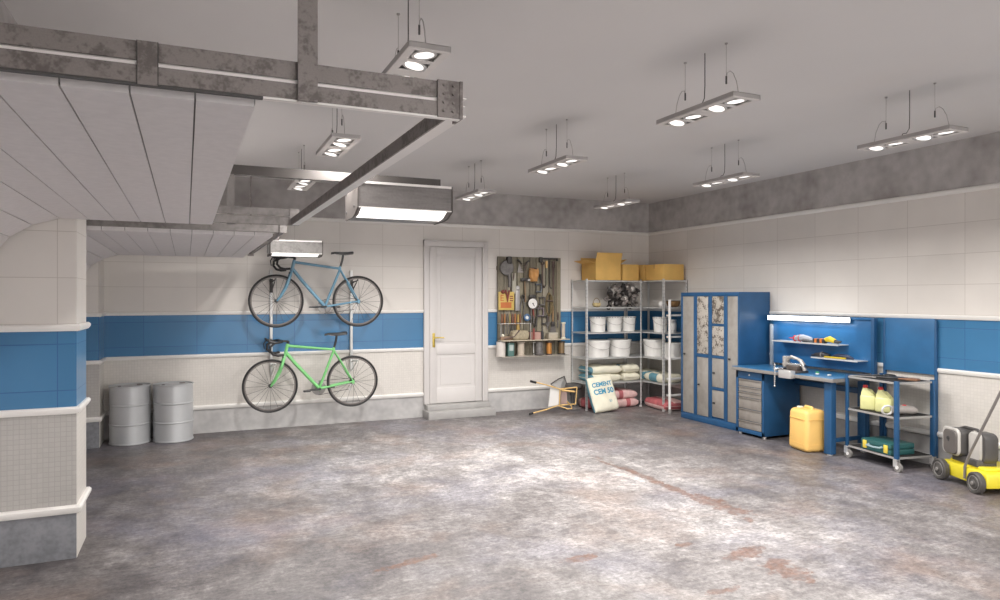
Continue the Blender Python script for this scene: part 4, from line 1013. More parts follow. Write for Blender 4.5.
# screwdrivers in the rack bar
gs = 'screwdrivers standing in the rack bar'
cols = [(.20, .09, .05), (.35, .16, .06), (.12, .10, .08), (.30, .24, .10), (.16, .07, .05), (.33, .13, .05), (.14, .13, .12)]
sdp = None
for i in range(8):
    x = 3.895 + i * .04
    r = thing('screwdriver', 'small wooden-handled screwdriver standing in the wire rack of the tool board', 'screwdriver', (x, 8.73, 1.0), 0, gs)
    mb = MB(); mb.lathe([(.008, .22), (.013, .25), (.014, .34), (.010, .37), (.001, .375)], seg=10); mb.build('handle', mat('driver_handle_%d' % i, cols[i % 7], .5), r)
    mb = MB(); mb.cyl((0, 0, .09), (0, 0, .22), .006, seg=8); mb.build('shaft', M_iron2, r)
o = at0('torch', 'yellowish wooden mallet shaft standing beside the screwdrivers', 'tool handle', 518, 333, 8.72); o.name = 'wooden_handle'
mb = MB(); mb.lathe([(.022, .0), (.026, .05), (.02, .12), (.016, .24), (.02, .26)], seg=14); mb.build('shaft', mat('handle_ochre', (.40, .27, .08), .5), o); mb = MB(); mb.lathe([(.024, .13), (.024, .15)], seg=14); mb.build('band', M_purpl, o)
# things on the upper board shelf (z = 1.006)
ZS1 = 1.007; YSH = 8.71
def onshelf(u, z=ZS1, Y=YSH): return (onY(u, 330, Y)[0], Y, z)
o = thing('canvas_bag', 'beige canvas bag slumped on the left of the tool board shelf', 'bag', onshelf(519)); sack_mb(.26, .13, .13, 9).build('bag', mat('canvas', (.34, .29, .20), .8, 0, .2, 30), o)
mb = MB(); mb.tube([(-.24, -.04, .02), (-.1, -.06, .05), (-.02, -.06, .14)], .01, 8); mb.build('strap', M_purpl, o)
o = thing('wooden_block', 'brown plane body lying at the left end of the board shelf', 'hand plane', onshelf(506)); o.name = 'hand_plane'
mb = MB(); mb.box(-.09, .09, -.03, .03, 0, .05, .008); mb.build('body', mat('plane_wood', (.26, .17, .11), .6), o); mb = MB(); mb.ball((-.05, 0, .065), .022); mb.build('knob', M_paperw, o)
o = thing('pink_box', 'dusty pink box with tool handles in the middle of the board shelf', 'box', onshelf(536)); mb = MB(); mb.box(-.095, .095, -.045, .045, 0, .105, .004); mb.build('body', mat('dusty_pink', (.42, .26, .22), .7), o)
mb = MB(); mb.box(-.095, .095, -.045, .045, .105, .112, .003); mb.build('lid', M_purpl, o)
o = thing('marker_pen', 'bright red tube standing before the pink box', 'tube', onshelf(533.8, ZS1, YSH - .07)); o.name = 'red_tube'
mb = MB(); mb.lathe([(.015, 0), (.015, .14), (.008, .16), (.001, .16)], seg=14); mb.build('tube', M_red2, o); mb = MB(); mb.lathe([(.0165, .0), (.0165, .02)], seg=14); mb.build('cap', M_red2, o)
o = thing('bottle', 'black bottle between the pink and the beige box', 'bottle', onshelf(542.2, ZS1, YSH - .05)); mb = MB(); mb.lathe([(.02, 0), (.021, .10), (.009, .13), (.009, .16), (.001, .16)], seg=16); mb.build('body', M_blackp, o)
mb = MB(); mb.lathe([(.011, .15), (.011, .172), (.001, .172)], seg=12); mb.build('cap', M_dgrey, o)
o = thing('beige_box', 'beige box on the right of the board shelf', 'box', onshelf(552)); mb = MB(); mb.box(-.07, .07, -.045, .045, 0, .09, .004); mb.build('body', mat('beige_card', (.42, .37, .29), .7), o); mb = MB(); mb.box(-.072, .072, -.047, .047, .07, .092, .003); mb.build('lid', mat('beige_card_lid', (.46, .42, .34), .7), o)
o = thing('trowel', 'dark grey trowel standing behind the beige box', 'trowel', onshelf(553, ZS1, 8.768)); mb = MB(); mb.prism([(-.05, .09), (.05, .09), (.02, .24), (-.02, .24)], 'y', -.004, .004); mb.box(-.05, .05, -.004, .004, .0, .09); mb.build('blade', M_iron2, o); mb = MB(); mb.cyl((0, 0, .24), (0, 0, .30), .012, seg=10); mb.build('handle', M_iron, o)
def spool(label, loc, R, h, m, mm=None):
    r = thing('spool', label, 'spool', loc); mb = MB(); mb.lathe([(R, 0), (R, h * .08), (R * .78, h * .1)], seg=24); mb.lathe([(R * .78, h * .9), (R, h * .92), (R, h), (.001, h)], seg=24); mb.build('flange', mm or m, r)
    mb = MB(); mb.lathe([(R * .78, h * .1), (R * .82, h * .5), (R * .78, h * .9)], seg=24); mb.build('thread', m, r); return r
spool('tall beige spool at the right end of the board shelf', onshelf(563.3), .032, .235, mat('beige_thread', (.55, .47, .38), .7), M_paperw)
# lower shelf z = .78
ZS2 = .781
o = thing('tin_can', 'white tin at the left end of the lower board shelf', 'tin', onshelf(500.8, ZS2)); mb = MB(); mb.lathe([(.062, 0), (.063, .005), (.063, .20), (.06, .205), (.001, .2)], seg=28); mb.build('can', mat('tin_white', (.58, .54, .50), .5), o); mb = MB(); mb.torus((0, 0, .203), (0, 0, 1), .062, .004, 28, 6); mb.build('rim', M_alu, o)
o = thing('tin_can', 'teal and white tin second from the left on the lower board shelf', 'tin', onshelf(510.2, ZS2)); mb = MB(); mb.box(-.045, .045, -.04, .04, 0, .19, .006); mb.build('can', mat('tin_teal', (.09, .18, .165), .5), o); mb = MB(); mb.box(-.03, .03, -.0415, -.039, .08, .16); mb.build('paper_label', mat('tin_label', (.40, .46, .44), .5), o)
spool('wide beige spool on the lower board shelf', onshelf(520.8, ZS2), .062, .20, mat('beige_thread_wide', (.50, .43, .35), .7), mat('spool_flange', (.40, .34, .28), .6))
o = thing('metal_pot', 'grey metal pot in the middle of the lower board shelf', 'pot', onshelf(539, ZS2)); mb = MB(); mb.lathe([(.055, 0), (.075, .01), (.078, .025), (.058, .03), (.055, .19), (.001, .19)], seg=28); mb.build('pot_body', M_iron2, o); mb = MB(); mb.lathe([(.004, .03), (.004, .185)], (-.085, 0, 0), seg=8); mb.cyl((-.085, 0, .01), (-.05, 0, .01), .004); mb.cyl((-.085, 0, .18), (-.05, 0, .18), .004); mb.build('handle', M_white, o)
spool('orange copper wire spool on the lower board shelf', onshelf(549, ZS2), .048, .19, mat('copper_wire', (.55, .24, .06), .4, .4), M_purpl)
spool('dark brass spool at the right end of the lower board shelf', onshelf(561.5, ZS2), .055, .19, mat('dark_brass', (.22, .15, .08), .4, .4), M_iron)
# ------------------------------------------------------------------ lockers on the right wall
M_lock = worn('locker_door_beige', (.37, .35, .325), (.30, .28, .255), 10, (.45, .6), .42, .25, bump=.05)
M_lockr = worn('locker_door_peeling', (.46, .425, .38), (.12, .10, .085), 60, (.505, .56), .5, .15, bump=.25)
M_lockr2 = worn('locker_door_rusty', (.42, .39, .34), (.10, .08, .065), 55, (.48, .53), .5, .15, bump=.25)
lk = thing('locker_bank', 'tall blue steel locker bank with beige doors against the right wall', 'locker', (5.93, 6.36, 0))
W_ = 1.07; D_ = .49; Hh = 1.665
cols_ = [(.035, .272), (.272, .542), (.542, .838), (.838, 1.10)]
# y from the near end; doors measured between blue bars
dy = [(.02, .198, [(.085, 1.615)]), (.258, .473, [(.105, .444), (.478, .842), (.874, 1.243), (1.27, 1.615)]), (.538, .756, [(.085, .836), (.876, 1.615)]), (.815, 1.04, [(.085, 1.615)])]
mb = MB()
mb.box(.02, D_, 0, W_, .0, Hh); 
mb.box(0, .022, 0, W_, 1.617, Hh, .002); mb.box(0, .022, 0, W_, 0, .083, .002)
ye = [0] + [v for d in dy for v in d[:2]] + [W_]
for a, b in zip(ye[::2], ye[1::2]): mb.box(0, .022, a, b, .083, 1.617, .002)
for a, b, rows in dy:
    for (z0, z1), (z2, z3) in zip(rows, rows[1:]): mb.box(0, .022, a, b, z1, z2, .002)
mb.build('carcass', M_blue, lk)
hz = {0: {0: .85}, 1: {0: .28, 1: .655, 2: None, 3: None}, 2: {0: .48, 1: None}, 3: {0: .855}}
for i, (a, b, rows) in enumerate(dy):
    for j, (z0, z1) in enumerate(rows):
        mb = MB(); mb.box(.004, .02, a + .003, b - .003, z0 + .003, z1 - .003, .003)
        m = M_lockr if (i == 1 and j == 2) or (i == 2 and j == 1) else (M_lockr2 if (i == 1 and j == 3) else M_lock)
        d = mb.build('door', m, lk)
        if m is not M_lock: d['label'] = 'door with brown peeling rust'
        z = hz[i].get(j)
        if z:
            mb = MB(); yy = b - .04; mb.box(-.012, .006, yy - .014, yy + .014, z - .010, z + .010, .003); mb.build('handle', M_blackp, d)

# ------------------------------------------------------------------ workbench, drawer unit, back panels
wbn = thing('workbench', 'blue-topped workbench with steel edge beside the lockers', 'workbench', (5.80, 4.76, 0))
mb = MB(); mb.box(.004, .60, .17, 1.58, .752, .792, .003); mb.build('worktop', M_bluet, wbn)
mb = MB(); mb.box(-.002, .006, .17, 1.58, .75, .786, .002); mb.box(0, .6, .166, .172, .75, .786); mb.build('edge_strip', mat('worktop_edge', (.31, .295, .28), .4, .3), wbn)['label'] = 'worn metal edge strip'
mb = MB(); mb.box(.06, .13, .235, .325, 0.012, .75, .004); lg = mb.build('leg', M_blue, wbn); mb = MB(); mb.lathe([(.03, 0), (.03, .012)], (.095, .28, 0), seg=12); mb.build('foot', M_alu, lg)
mb = MB(); mb.box(.50, .57, .20, .29, 0.012, .75, .004); lg = mb.build('leg', M_blue, wbn); mb = MB(); mb.lathe([(.03, 0), (.03, .012)], (.535, .245, 0), seg=12); mb.build('foot', M_alu, lg)
mb = MB(); mb.box(.13, .50, .245, .275, .13, .17, .003); mb.build('brace', M_blue, wbn)
mb = MB(); mb.box(.50, .54, .29, 1.13, .60, .66, .003); mb.build('rear_rail', M_blue, wbn)
M_drawer = worn('drawer_front_beige', (.33, .305, .28), (.26, .235, .21), 10, (.45, .6), .42, .25, bump=.05)
du = thing('drawer_cabinet', 'blue drawer cabinet with six beige drawers under the workbench', 'cabinet', (5.84, 5.875, 0))
mb = MB(); mb.box(.012, .55, 0, .435, .03, .745, .003); mb.box(0, .014, 0, .03, .03, .745, .002); mb.box(0, .014, .40, .435, .03, .745, .002); mb.box(0, .014, 0, .435, .66, .745, .002); mb.box(0, .014, 0, .435, .03, .075, .002); mb.build('carcass', M_blue, du)
for z0, z1 in ((.08, .170), (.176, .305), (.312, .437), (.443, .502), (.508, .563), (.569, .65)):
    mb = MB(); mb.box(.0, .016, .042, .392, z0, z1, .003); d = mb.build('drawer', M_drawer, du)
    mb = MB(); mb.box(-.010, .002, .04, .395, z1 - .010, z1 - .004, .001); mb.build('pull', mat('drawer_pull', (.30, .28, .26), .3, .6), d)
mb = MB(); mb.cyl((-.004, .22, .705), (.004, .22, .705), .010, seg=12); mb.build('lock', M_chrome, du)
for yy in (.03, .40):
    mb = MB(); mb.lathe([(.02, 0), (.02, .03)], (.04, yy, 0), seg=12); mb.build('foot', M_alu, du)

bp = thing('back_panel', 'blue tool panel with two small shelves rising behind the workbench', 'panel', (6.36, 4.92, .79))
mb = MB(); mb.box(.0, .018, 0, 1.33, .03, .60, .003); mb.box(-.02, .0, 0, 1.33, .575, .60, .002); mb.build('panel', mat('blue_panel_gloss', (.025, .13, .31), .30, 0, .15, 4), bp)
for yy in (1.325, -.035):
    mb = MB(); mb.box(-.025, .03, yy, yy + .035, .0, .49 if yy > 0 else .60, .003); mb.build('upright', mat('upright_grey', (.55, .57, .58), .35, .4) if yy > 0 else M_blue, bp)
mb = MB(); mb.box(-.16, .0, .28, 1.19, .300, .308, .001); mb.box(-.162, -.156, .28, 1.19, .296, .312); mb.build('shelf', M_rack, bp)
mb = MB(); mb.box(-.16, .0, .05, .63, .148, .156, .001); mb.box(-.162, -.156, .05, .63, .144, .160); mb.build('shelf', M_rack, bp)
lb = thing('strip_lamp', 'glowing white strip lamp above the workbench panel', 'lamp', (6.26, 5.15, 1.33))
mb = MB(); mb.box(0, .05, 0, 1.09, .004, .055, .004); mb.build('tube_cover', emis('strip_light', (.92, .97, 1.0), 4), lb)
mb = MB(); mb.box(.05, .062, -.004, 1.094, .002, .058, .002); mb.build('housing', M_white, lb)
mb = MB(); mb.box(.06, .11, .2, .22, .03, .05); mb.box(.06, .11, .9, .92, .03, .05); mb.build('bracket', M_blackp, lb)
li = bpy.data.lights.new('strip_glow', 'AREA'); li.shape = 'RECTANGLE'; li.size = .05; li.size_y = 1.1; li.energy = 1.1; li.color = (.92, .97, 1)
lo = bpy.data.objects.new('strip_glow', li); COL.objects.link(lo); lo.location = (6.285, 5.69, 1.325)

p2 = thing('side_panel', 'plain blue panel on two blue posts behind the trolley', 'panel', (6.40, 4.28, 0)); p2.name = 'blue_screen_panel'
mb = MB(); mb.box(.003, .02, .022, .53, .865, 1.395, .003); mb.build('panel', mat('blue_panel_plain', (.03, .135, .30), .35, 0, .15, 4), p2)
for y0 in (0.0, .53):
    mb = MB(); mb.box(.0, .028, y0, y0 + .022, 0, 1.38, .003); mb.build('post', M_blue, p2)

# things on the panel shelves
M_toolw = mat('tool_grey_white', (.33, .34, .38), .4); M_toolb = mat('tool_black', (.025, .025, .03), .4); M_tooly = mat('tool_yellow', (.62, .46, .02), .4)
def ptool(name, label, cat, u, z, X=6.27):
    y, _ = onX(u, 330, X); return thing(name, label, cat, (X, y, z), 0)
zt = .79 + .309
o = ptool('power_drill', 'grey and red power drill on the upper panel shelf', 'power tool', 803, zt)
mb = MB(); mb.tube([(0, .12, .035), (0, .08, .04), (0, .0, .045), (0, -.10, .03), (0, -.13, .02)], [.02, .032, .040, .034, .016], 12); mb.build('body', M_toolw, o)
mb = MB(); mb.tube([(0, .13, .035), (0, .20, .036)], [.010, .003], 8); mb.torus((0, .11, .035), (0, 1, 0), .028, .008, 20, 6); mb.torus((0, .035, .04), (0, 1, 0), .033, .008, 20, 6); mb.build('chuck', M_red, o)
mb = MB(); mb.tube([(-.02, -.02, .02), (-.03, -.12, .014), (-.02, -.17, .012)], [.02, .018, .014], 8); mb.build('handle', M_toolb, o)
o = ptool('orange_grips', 'small black and orange tool in the middle of the upper panel shelf', 'tool', 820, zt); o.name = 'hand_grip_tool'
mb = MB(); mb.box(-.03, .03, -.08, .08, .0, .05, .012); mb.build('body', M_toolb, o)
mb = MB(); mb.box(-.034, .02, .02, .05, .002, .052, .006); mb.box(-.034, .02, -.05, -.02, .002, .052, .006); mb.build('band', mat('tool_orange', (.55, .16, .03), .4), o)
o = ptool('cordless_sander', 'yellow cordless power tool at the end of the upper panel shelf', 'power tool', 832, zt); o.name = 'yellow_power_tool'
mb = MB(); mb.tube([(0, .09, .04), (0, .03, .05), (0, -.04, .03)], [.02, .034, .024], 12); mb.build('body', M_tooly, o)
mb = MB(); mb.tube([(0, -.03, .03), (0, -.08, .022), (0, -.12, .03)], [.022, .018, .006], 8); mb.build('nose', M_toolb, o)
zt2 = .79 + .157
o = ptool('torch_light', 'long black torch on the lower panel shelf', 'torch', 822, zt2)
mb = MB(); mb.tube([(0, .14, .012), (0, .08, .022), (0, -.02, .030), (0, -.10, .02)], [.008, .02, .028, .018], 12); mb.build('body', M_toolb, o)
mb = MB(); mb.torus((0, .0, .028), (0, 1, 0), .027, .005, 20, 6); mb.build('ring', M_steel2, o)
o = ptool('folding_knife', 'black cutter with yellow handle on the lower panel shelf', 'cutter', 838, zt2); o.name = 'utility_knife'
mb = MB(); mb.box(-.06, -.03, -.13, .13, .004, .02, .005); mb.build('handle', M_tooly, o)
mb = MB(); mb.tube([(0, .06, .02), (0, .0, .032), (0, -.12, .028), (0, -.19, .012)], [.014, .024, .024, .01], 10); mb.build('sheath', mat('tool_navy', (.02, .03, .07), .4), o)
# bench vise
vs = thing('bench_vise', 'grey cast bench vise clamped on the front edge of the workbench', 'vise', (5.80, 5.50, .792))
M_cast = mat('cast_vise', (.44, .42, .40), .38, .6, .25, 25); M_castd = mat('cast_vise_dark', (.12, .10, .09), .45, .5, .3, 25)
mb = MB(); mb.box(.02, .20, -.10, .10, 0, .025, .005); mb.box(.05, .17, -.08, .07, .02, .075, .012); mb.build('base', M_castd, vs)
mb = MB(); mb.tube([(.10, .13, .06), (.10, .09, .14), (.10, .04, .165), (.10, -.04, .15), (.10, -.09, .13), (.10, -.12, .09), (.10, -.14, .03)], [.02, .022, .02, .016, .02, .024, .02], 10); mb.box(.06, .14, .09, .13, .05, .17, .01); mb.build('arch_body', M_cast, vs)
mb = MB(); mb.box(-.05, .02, -.09, .08, -.055, .03, .006); mb.build('front_jaw', M_alu, vs)
mb = MB(); mb.cyl((-.07, .11, .03), (.12, .11, .03), .016, seg=12); mb.cyl((.10, -.15, .08), (.10, .15, .08), .02, seg=12); mb.build('screw', M_chrome, vs)
mb = MB(); mb.cyl((-.07, .11, -.15), (-.07, .11, .08), .007, seg=8); mb.ball((-.07, .11, .08), .012, u=8, v=6); mb.ball((-.07, .11, -.15), .012, u=8, v=6); mb.build('handle', M_chrome, vs)
o = thing('measuring_tape', 'small green-capped bit on the workbench beside the vise', 'bit', (5.98, 5.27, .793)); o.name = 'green_capped_jar'
mb = MB(); mb.lathe([(.018, 0), (.018, .015), (.001, .016)], seg=16); mb.build('base', M_white, o); mb = MB(); mb.lathe([(.019, .015), (.019, .026), (.001, .028)], seg=16); mb.build('cap', mat('green_cap', (.05, .35, .12), .4), o)
o['category'] = 'jar'; o['label'] = 'tiny green-capped jar on the blue worktop'
o = tag((lambda m: (m.box(-.02, .02, -.012, .012, 0, .014, .004), m)[1])(MB()).build('eraser', M_white, None, loc=(5.98, 5.12, .793)), 'tiny white block on the blue worktop near its end', 'block'); o.name = 'white_block'

# ------------------------------------------------------------------ jerrycan
jc = thing('jerrycan', 'large yellow-orange plastic jerrycan on the floor before the workbench', 'jerrycan', (5.885, 5.31, 0), math.radians(-12))
mb = MB(); mb.box(-.13, .13, -.155, .155, .0, .435, .045, seg=5)
for v in mb.bm.verts:
    if v.co.z > .34: v.co.x *= 1 - (v.co.z - .34) * 1.2; v.co.y *= 1 - (v.co.z - .34) * .8
    if abs(v.co.z) < .02: v.co.x *= .96; v.co.y *= .96
mb.build('body', M_yel2, jc, angle=50)
for z in (.335, .08):
    mb = MB(); mb.box(-.132, .132, -.157, .157, z, z + .004, .0); [setattr(v, 'co', Vector((v.co.x, v.co.y, v.co.z))) for v in mb.bm.verts]
    bmesh.ops.bevel(mb.bm, geom=[e for e in mb.bm.edges if abs(e.verts[0].co.z - e.verts[1].co.z) > .003], offset=.036, segments=4, affect='EDGES')
    mb.build('moulded_rib', M_yel2, jc)
mb = MB(); mb.tube([(0, -.08, .42), (0, -.07, .447), (0, .03, .447), (0, .04, .42)], .016, 10, squash=1.3); mb.build('handle', M_yel2, jc)
mb = MB(); mb.lathe([(.034, .40), (.034, .44), (.03, .445), (.001, .445)], (-.02, .095, 0), seg=20); mb.build('cap', M_paperw, jc)

# ------------------------------------------------------------------ trolley
ax, ay = 5.98, 4.87
ang = math.atan2(-.08, .56)
tr = thing('tool_trolley', 'blue three-tier wheeled trolley with grey shelves', 'trolley', (5.89, 4.31, 0), math.atan2(.08, .56) - 0)
tr.rotation_euler = (0, 0, -math.atan2(.08, .56))
# local frame: +y towards the far end, +x towards the wall
LN, DP = .60, .42
M_mat = mat('black_tray_mat', (.02, .018, .017), .8); M_tray = mat('tray_grey', (.40, .39, .38), .4, .3)
for x0, y0, z1 in ((0, 0, .83), (0, LN, .83), (DP, 0, .83), (DP, LN, .83)):
    mb = MB(); k_ = .013 if y0 else .022; mb.box(x0 - .013, x0 + .013, y0 - k_, y0 + k_, .115, z1, .003); mb.build('post', M_blue, tr)
for z in (.815, .495, .125):
    mb = MB(); mb.box(0, DP, 0, LN, z - .004, z); mb.mi = 1
    mb.box(-.006, .0, .02, LN - .02, z - .016, z + .003); mb.box(DP, DP + .006, .02, LN - .02, z - .016, z + .003); mb.box(.016, DP - .016, -.006, 0, z - .016, z + .003); mb.box(.016, DP - .016, LN, LN + .006, z - .016, z + .003)
    mb.build('shelf', [M_mat, M_tray], tr)
for x0, y0 in ((0, 0), (0, LN), (DP, 0), (DP, LN)):
    mb = MB(); mb.box(x0 - .02, x0 + .02, y0 - .02, y0 + .02, .105, .115, .002); mb.box(x0 - .018, x0 - .014, y0 - .02, y0 + .025, .045, .11); mb.box(x0 + .014, x0 + .018, y0 - .02, y0 + .025, .045, .11); cs = mb.build('caster', M_alu, tr)
    mb = MB(); mb.cyl((x0 - .012, y0 + .012 - .03, .042), (x0 + .012, y0 + .012 - .03, .042), .042, seg=24); mb.build('caster_wheel', M_grey, cs)
    mb = MB(); mb.cyl((x0 - .019, y0 - .018, .042), (x0 + .019, y0 - .018, .042), .016, seg=12); mb.build('hub', M_white, cs)
# jugs on the middle shelf
def jug(label, x, y, rz):
    r = thing('jug', label, 'jug', (x, y, .496), rz, 'pale yellow jugs on the trolley')
    mb = MB(); mb.box(-.045, .045, -.075, .075, 0, .145, .018, seg=3)
    tp = mb.bm
    ring0 = [(-.045, -.075), (.045, -.075), (.045, .075), (-.045, .075)]
    mb.loft([[mb.bm.verts.new((sx * a, sy * b + dyy, z)) for sx, sy in ((-1, -1), (0, -1.08), (1, -1), (1.05, 0), (1, 1), (0, 1.08), (-1, 1), (-1.05, 0))] for a, b, z, dyy in ((.036, .062, .13, 0), (.034, .055, .165, .008), (.022, .024, .20, .03), (.019, .019, .215, .035))])
    mb.build('body', M_jug, r, angle=45)
    mb = MB(); mb.lathe([(.022, .213), (.022, .238), (.019, .242), (.001, .242)], (0, .035, 0), seg=20); mb.build('cap', M_red, r)
    mb = MB(); mb.tube([(0, .02, .20), (0, -.02, .19), (0, -.062, .145), (0, -.074, .10)], .011, 8); mb.build('handle', M_jug, r)
    return r
jug('pale yellow jug with red cap at the far end of the trolley shelf', 6.055, 4.72, .35)
jug('pale yellow jug with red cap beside the trolley post', 6.055, 4.555, .30)
gn = thing('caulking_gun', 'grey and white rounded power tool lying on the trolley shelf', 'power tool', (6.05, 4.42, .496), math.radians(-30)); gn.name = 'cylindrical_sander'
mb = MB(); mb.tube([(-.05, 0, .045), (.02, 0, .05), (.13, 0, .045), (.17, 0, .04)], [.034, .042, .040, .024], 16); mb.build('body', mat('warm_grey_plastic', (.34, .31, .29), .4), gn)
mb = MB(); mb.torus((-.09, 0, .04), (0, 1, .3), .045, .010, 28, 8); mb.build('handle_loop', M_white, gn)
mb = MB(); mb.ball((.06, 0, .088), .014, (1.6, 1, .6)); mb.build('button', M_red, gn)
# toolbox on the bottom shelf
tc_ = thing('tool_case', 'dark teal plastic tool case with yellow latches on the bottom trolley tier', 'tool case', (6.06, 4.54, .127), -math.atan2(.08, .56) )
mb = MB(); mb.box(-.13, .15, -.18, .18, 0, .052, .010); mb.build('lower_shell', M_tealcase, tc_)
mb = MB(); mb.box(-.13, .15, -.18, .18, .054, .105, .010); mb.build('lid', M_tealcase, tc_)
for yy in (-.125, .125):
    mb = MB(); mb.box(-.140, -.125, yy - .022, yy + .022, .015, .09, .004); mb.build('latch', M_tooly if False else mat('latch_yellow', (.72, .55, .08), .4), tc_)
mb = MB(); mb.tube([(-.125, -.08, .06), (-.16, -.075, .055), (-.165, 0, .052), (-.16, .075, .055), (-.125, .08, .06)], .010, 8); mb.build('handle', M_paleblue, tc_)
# clutter on the top trolley shelf
rn = random.Random(5)
M_clut = [M_blackp, mat('clutter_brown', (.22, .11, .06), .6), mat('clutter_grey', (.35, .33, .31), .5)]
for i, (x, y, ln_, m, nm, lab, cat) in enumerate(((6.16, 4.47, .22, 0, 'work_glove', 'black work glove lying on the top trolley tier', 'glove'), (6.17, 4.36, .20, 1, 'leather_glove', 'brown glove on the top trolley tier near its corner', 'glove'), (6.10, 4.62, .24, 0, 'pliers', 'black pliers lying on the top trolley tier', 'pliers'), (6.02, 4.76, .22, 2, 'spanner', 'grey spanner at the far end of the top trolley tier', 'spanner'), (6.22, 4.62, .2, 0, 'cable_bundle', 'black bundle of cable on the top trolley tier', 'cable'))):
    r = thing(nm, lab, cat, (x, y, .816), rn.uniform(-.6, .6))
    if 'glove' in nm:
        mb = MB(); mb.box(-.045, .045, -.06, .05, 0, .022, .009); mb.build('palm', M_clut[m], r)
        for q_ in range(4): mb = MB(); mb.tube([(-.033 + q_ * .022, .045, .012), (-.036 + q_ * .024, .09 - .006 * abs(q_ - 1.5), .014), (-.036 + q_ * .025, .12 - .01 * abs(q_ - 1.5), .009)], .009, 8); mb.build('finger', M_clut[m], r)
        mb = MB(); mb.tube([(.04, -.02, .012), (.07, .01, .012), (.08, .035, .010)], .009, 8); mb.build('thumb', M_clut[m], r)
    elif nm == 'pliers':
        for s in (-1, 1): mb = MB(); mb.tube([(s * .008, .08, .01), (-s * .006, .03, .01), (s * .02, -.03, .01), (s * .025, -.11, .01)], [.006, .010, .009, .008], 8); mb.build('handle', M_clut[m], r)
    elif nm == 'spanner':
        mb = MB(); mb.box(-.008, .008, -.08, .08, .002, .010, .002); mb.torus((0, .095, .006), (0, 0, 1), .015, .006, 16, 6); mb.torus((0, -.095, .006), (0, 0, 1), .015, .006, 16, 6); tag(mb.build('shaft', M_clut[m], r), '', '') if False else mb.build('shaft', M_clut[m], r)
    else:
        mb = MB()
        for q_ in range(4): mb.torus((0, 0, .008 + .005 * q_), (.08 * q_, .05, 1), .055 - .004 * q_, .006, 28, 6)
        mb.build('loops', M_clut[m], r)

# ------------------------------------------------------------------ floor cleaning machine / mower
mw = thing('lawn_mower', 'yellow lawn mower with grey engine parked by the right wall', 'lawn mower', (6.13, 3.68, 0), math.radians(-23.2))
mb = MB(); P = [(-.205, -.30), (.19, -.30), (.19, .25), (-.205, .25)]
mb.box(-.205, .19, -.30, .25, .055, .175, .012); mb.build('deck', M_yellow, mw)
mb = MB(); mb.box(-.16, .15, -.22, .21, .172, .20, .012); mb.build('deck_plate', M_yellow, mw)
M_wheelg = mat('mower_wheel', (.07, .065, .06), .55)
for x0, y0, rr in ((-.235, .22, .092), (-.235, -.225, .088), (.205, .19, .092), (.205, -.225, .088)):
    mb = MB(); s = -1 if x0 < 0 else 1
    mb.lathe([(rr * .25, -.026), (rr * .9, -.026), (rr, -.018), (rr, .018), (rr * .9, .026), (rr * .8, .026), (rr * .74, .020), (rr * .55, .020), (rr * .5, .026), (rr * .3, .027), (rr * .2, .034), (.001, .034)], (x0, y0, rr), (s, 0, 0), 36); wl = mb.build('wheel', M_wheelg, mw)
    mb = MB(); mb.lathe([(rr * .18, .032), (rr * .16, .042), (.001, .043)], (x0, y0, rr), (s, 0, 0), 16); mb.torus((x0 + s * .022, y0, rr), (1, 0, 0), rr * .64, .004, 32, 6); mb.build('hub_cap', M_grey, wl)
def rbox(x0, x1, yc, zc, hw, hh, rad, m, name, parent, n=6):
    mb = MB(); pts = []
    for cx_, cy_, a0 in ((hw - rad, hh - rad, 0), (-hw + rad, hh - rad, PI / 2), (-hw + rad, -hh + rad, PI), (hw - rad, -hh + rad, 1.5 * PI)):
        for i in range(n + 1): a = a0 + PI / 2 * i / n; pts.append((yc + cx_ + rad * math.cos(a), zc + cy_ + rad * math.sin(a)))
    def sc(k): return [(yc + (p[0] - yc) * k, zc + (p[1] - zc) * k) for p in pts]
    mb.loft([[mb.bm.verts.new((x, p[0], p[1])) for p in sc(k)] for x, k in ((x0, .93), (x0 + .012, 1), (x1 - .012, 1), (x1, .93))]); return mb.build(name, m, parent, angle=40)
M_shell = mat('mower_shell_light', (.50, .48, .45), .4); M_cover = mat('mower_cover_grey', (.17, .155, .145), .5)
M_coverd = mat('starter_dark_cover', (.12, .108, .10), .5)
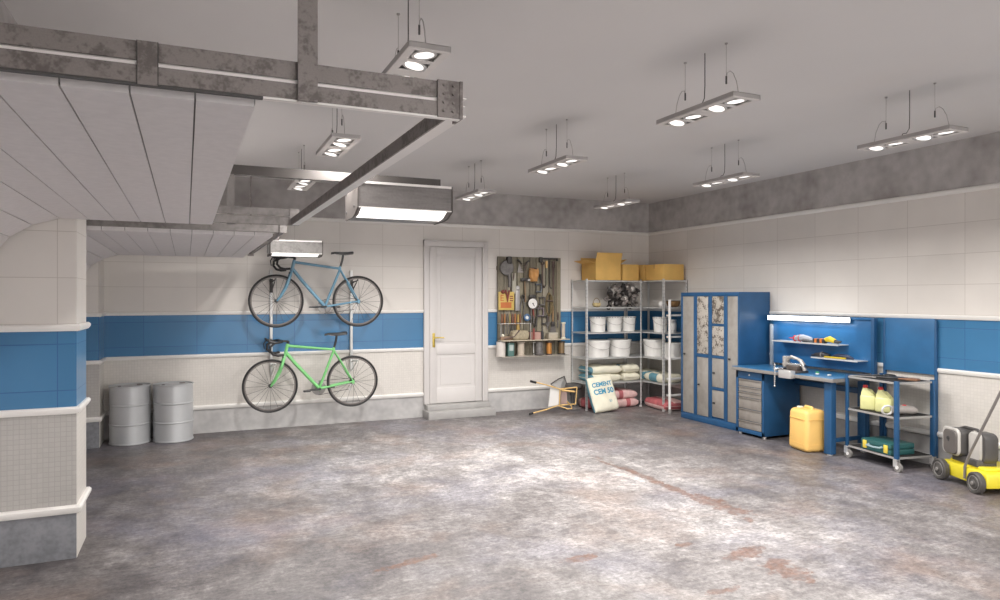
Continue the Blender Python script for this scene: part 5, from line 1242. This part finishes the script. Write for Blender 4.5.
e1 = rbox(-.20, -.06, .115, .355, .09, .115, .04, M_dgrey, 'engine', mw)
rbox(-.222, -.195, .115, .362, .105, .118, .045, M_shell, 'engine_rim', e1); rbox(-.235, -.215, .105, .357, .086, .102, .04, M_coverd, 'starter_cover', e1)
mb = MB(); mb.torus((-.237, .12, .385), (1, 0, 0), .012, .005, 16, 6); mb.tube([(-.237, .12, .385), (-.24, .11, .36)], .005, 6); mb.build('pull_cord', M_blackp, e1)
e2 = rbox(-.12, -.01, -.085, .345, .09, .125, .05, M_dgrey, 'fuel_tank', mw)
rbox(-.14, -.06, -.065, .35, .07, .118, .035, M_shell, 'tank_rim', e2)
mb = MB(); mb.tube([(-.1, .18, .455), (-.1, .1, .482), (-.1, -.05, .485), (-.1, -.12, .455)], .012, 8); mb.build('carry_grip', M_dgrey, mw)
mb = MB(); mb.box(-.17, .0, -.14, .17, .19, .245, .008); mb.build('engine_mount', M_dgrey, mw)
mb = MB(); mb.tube([(-.212, -.055, .08), (-.214, -.06, .18), (-.215, -.12, .30), (-.18, -.30, .66), (-.16, -.40, .86), (-.10, -.42, .90), (.10, -.42, .90), (.16, -.40, .86), (.18, -.30, .66), (.20, -.12, .25), (.2, -.06, .10)], .011, 10)
mb.build('push_handle', M_cover, mw)
for yy in (.16, -.13):
    mb = MB(); mb.cyl((-.215, yy, .14), (-.2, yy, .14), .010, seg=10); mb.build('bolt', M_grey, mw)

# ------------------------------------------------------------------ light and view
w = bpy.data.worlds.new('world'); C.world = w; w.use_nodes = True
w.node_tree.nodes['Background'].inputs['Color'].default_value = (1, .965, .94, 1); w.node_tree.nodes['Background'].inputs['Strength'].default_value = 4.5
C.view_settings.view_transform = 'Standard'; C.view_settings.look = 'None'; C.view_settings.exposure = 0; C.view_settings.gamma = 1; C.view_settings.use_curve_mapping = False
C.cycles.max_bounces = 12; C.cycles.diffuse_bounces = 6; C.cycles.use_denoising = True; C.cycles.sample_clamp_indirect = 6
bpy.context.view_layer.update()
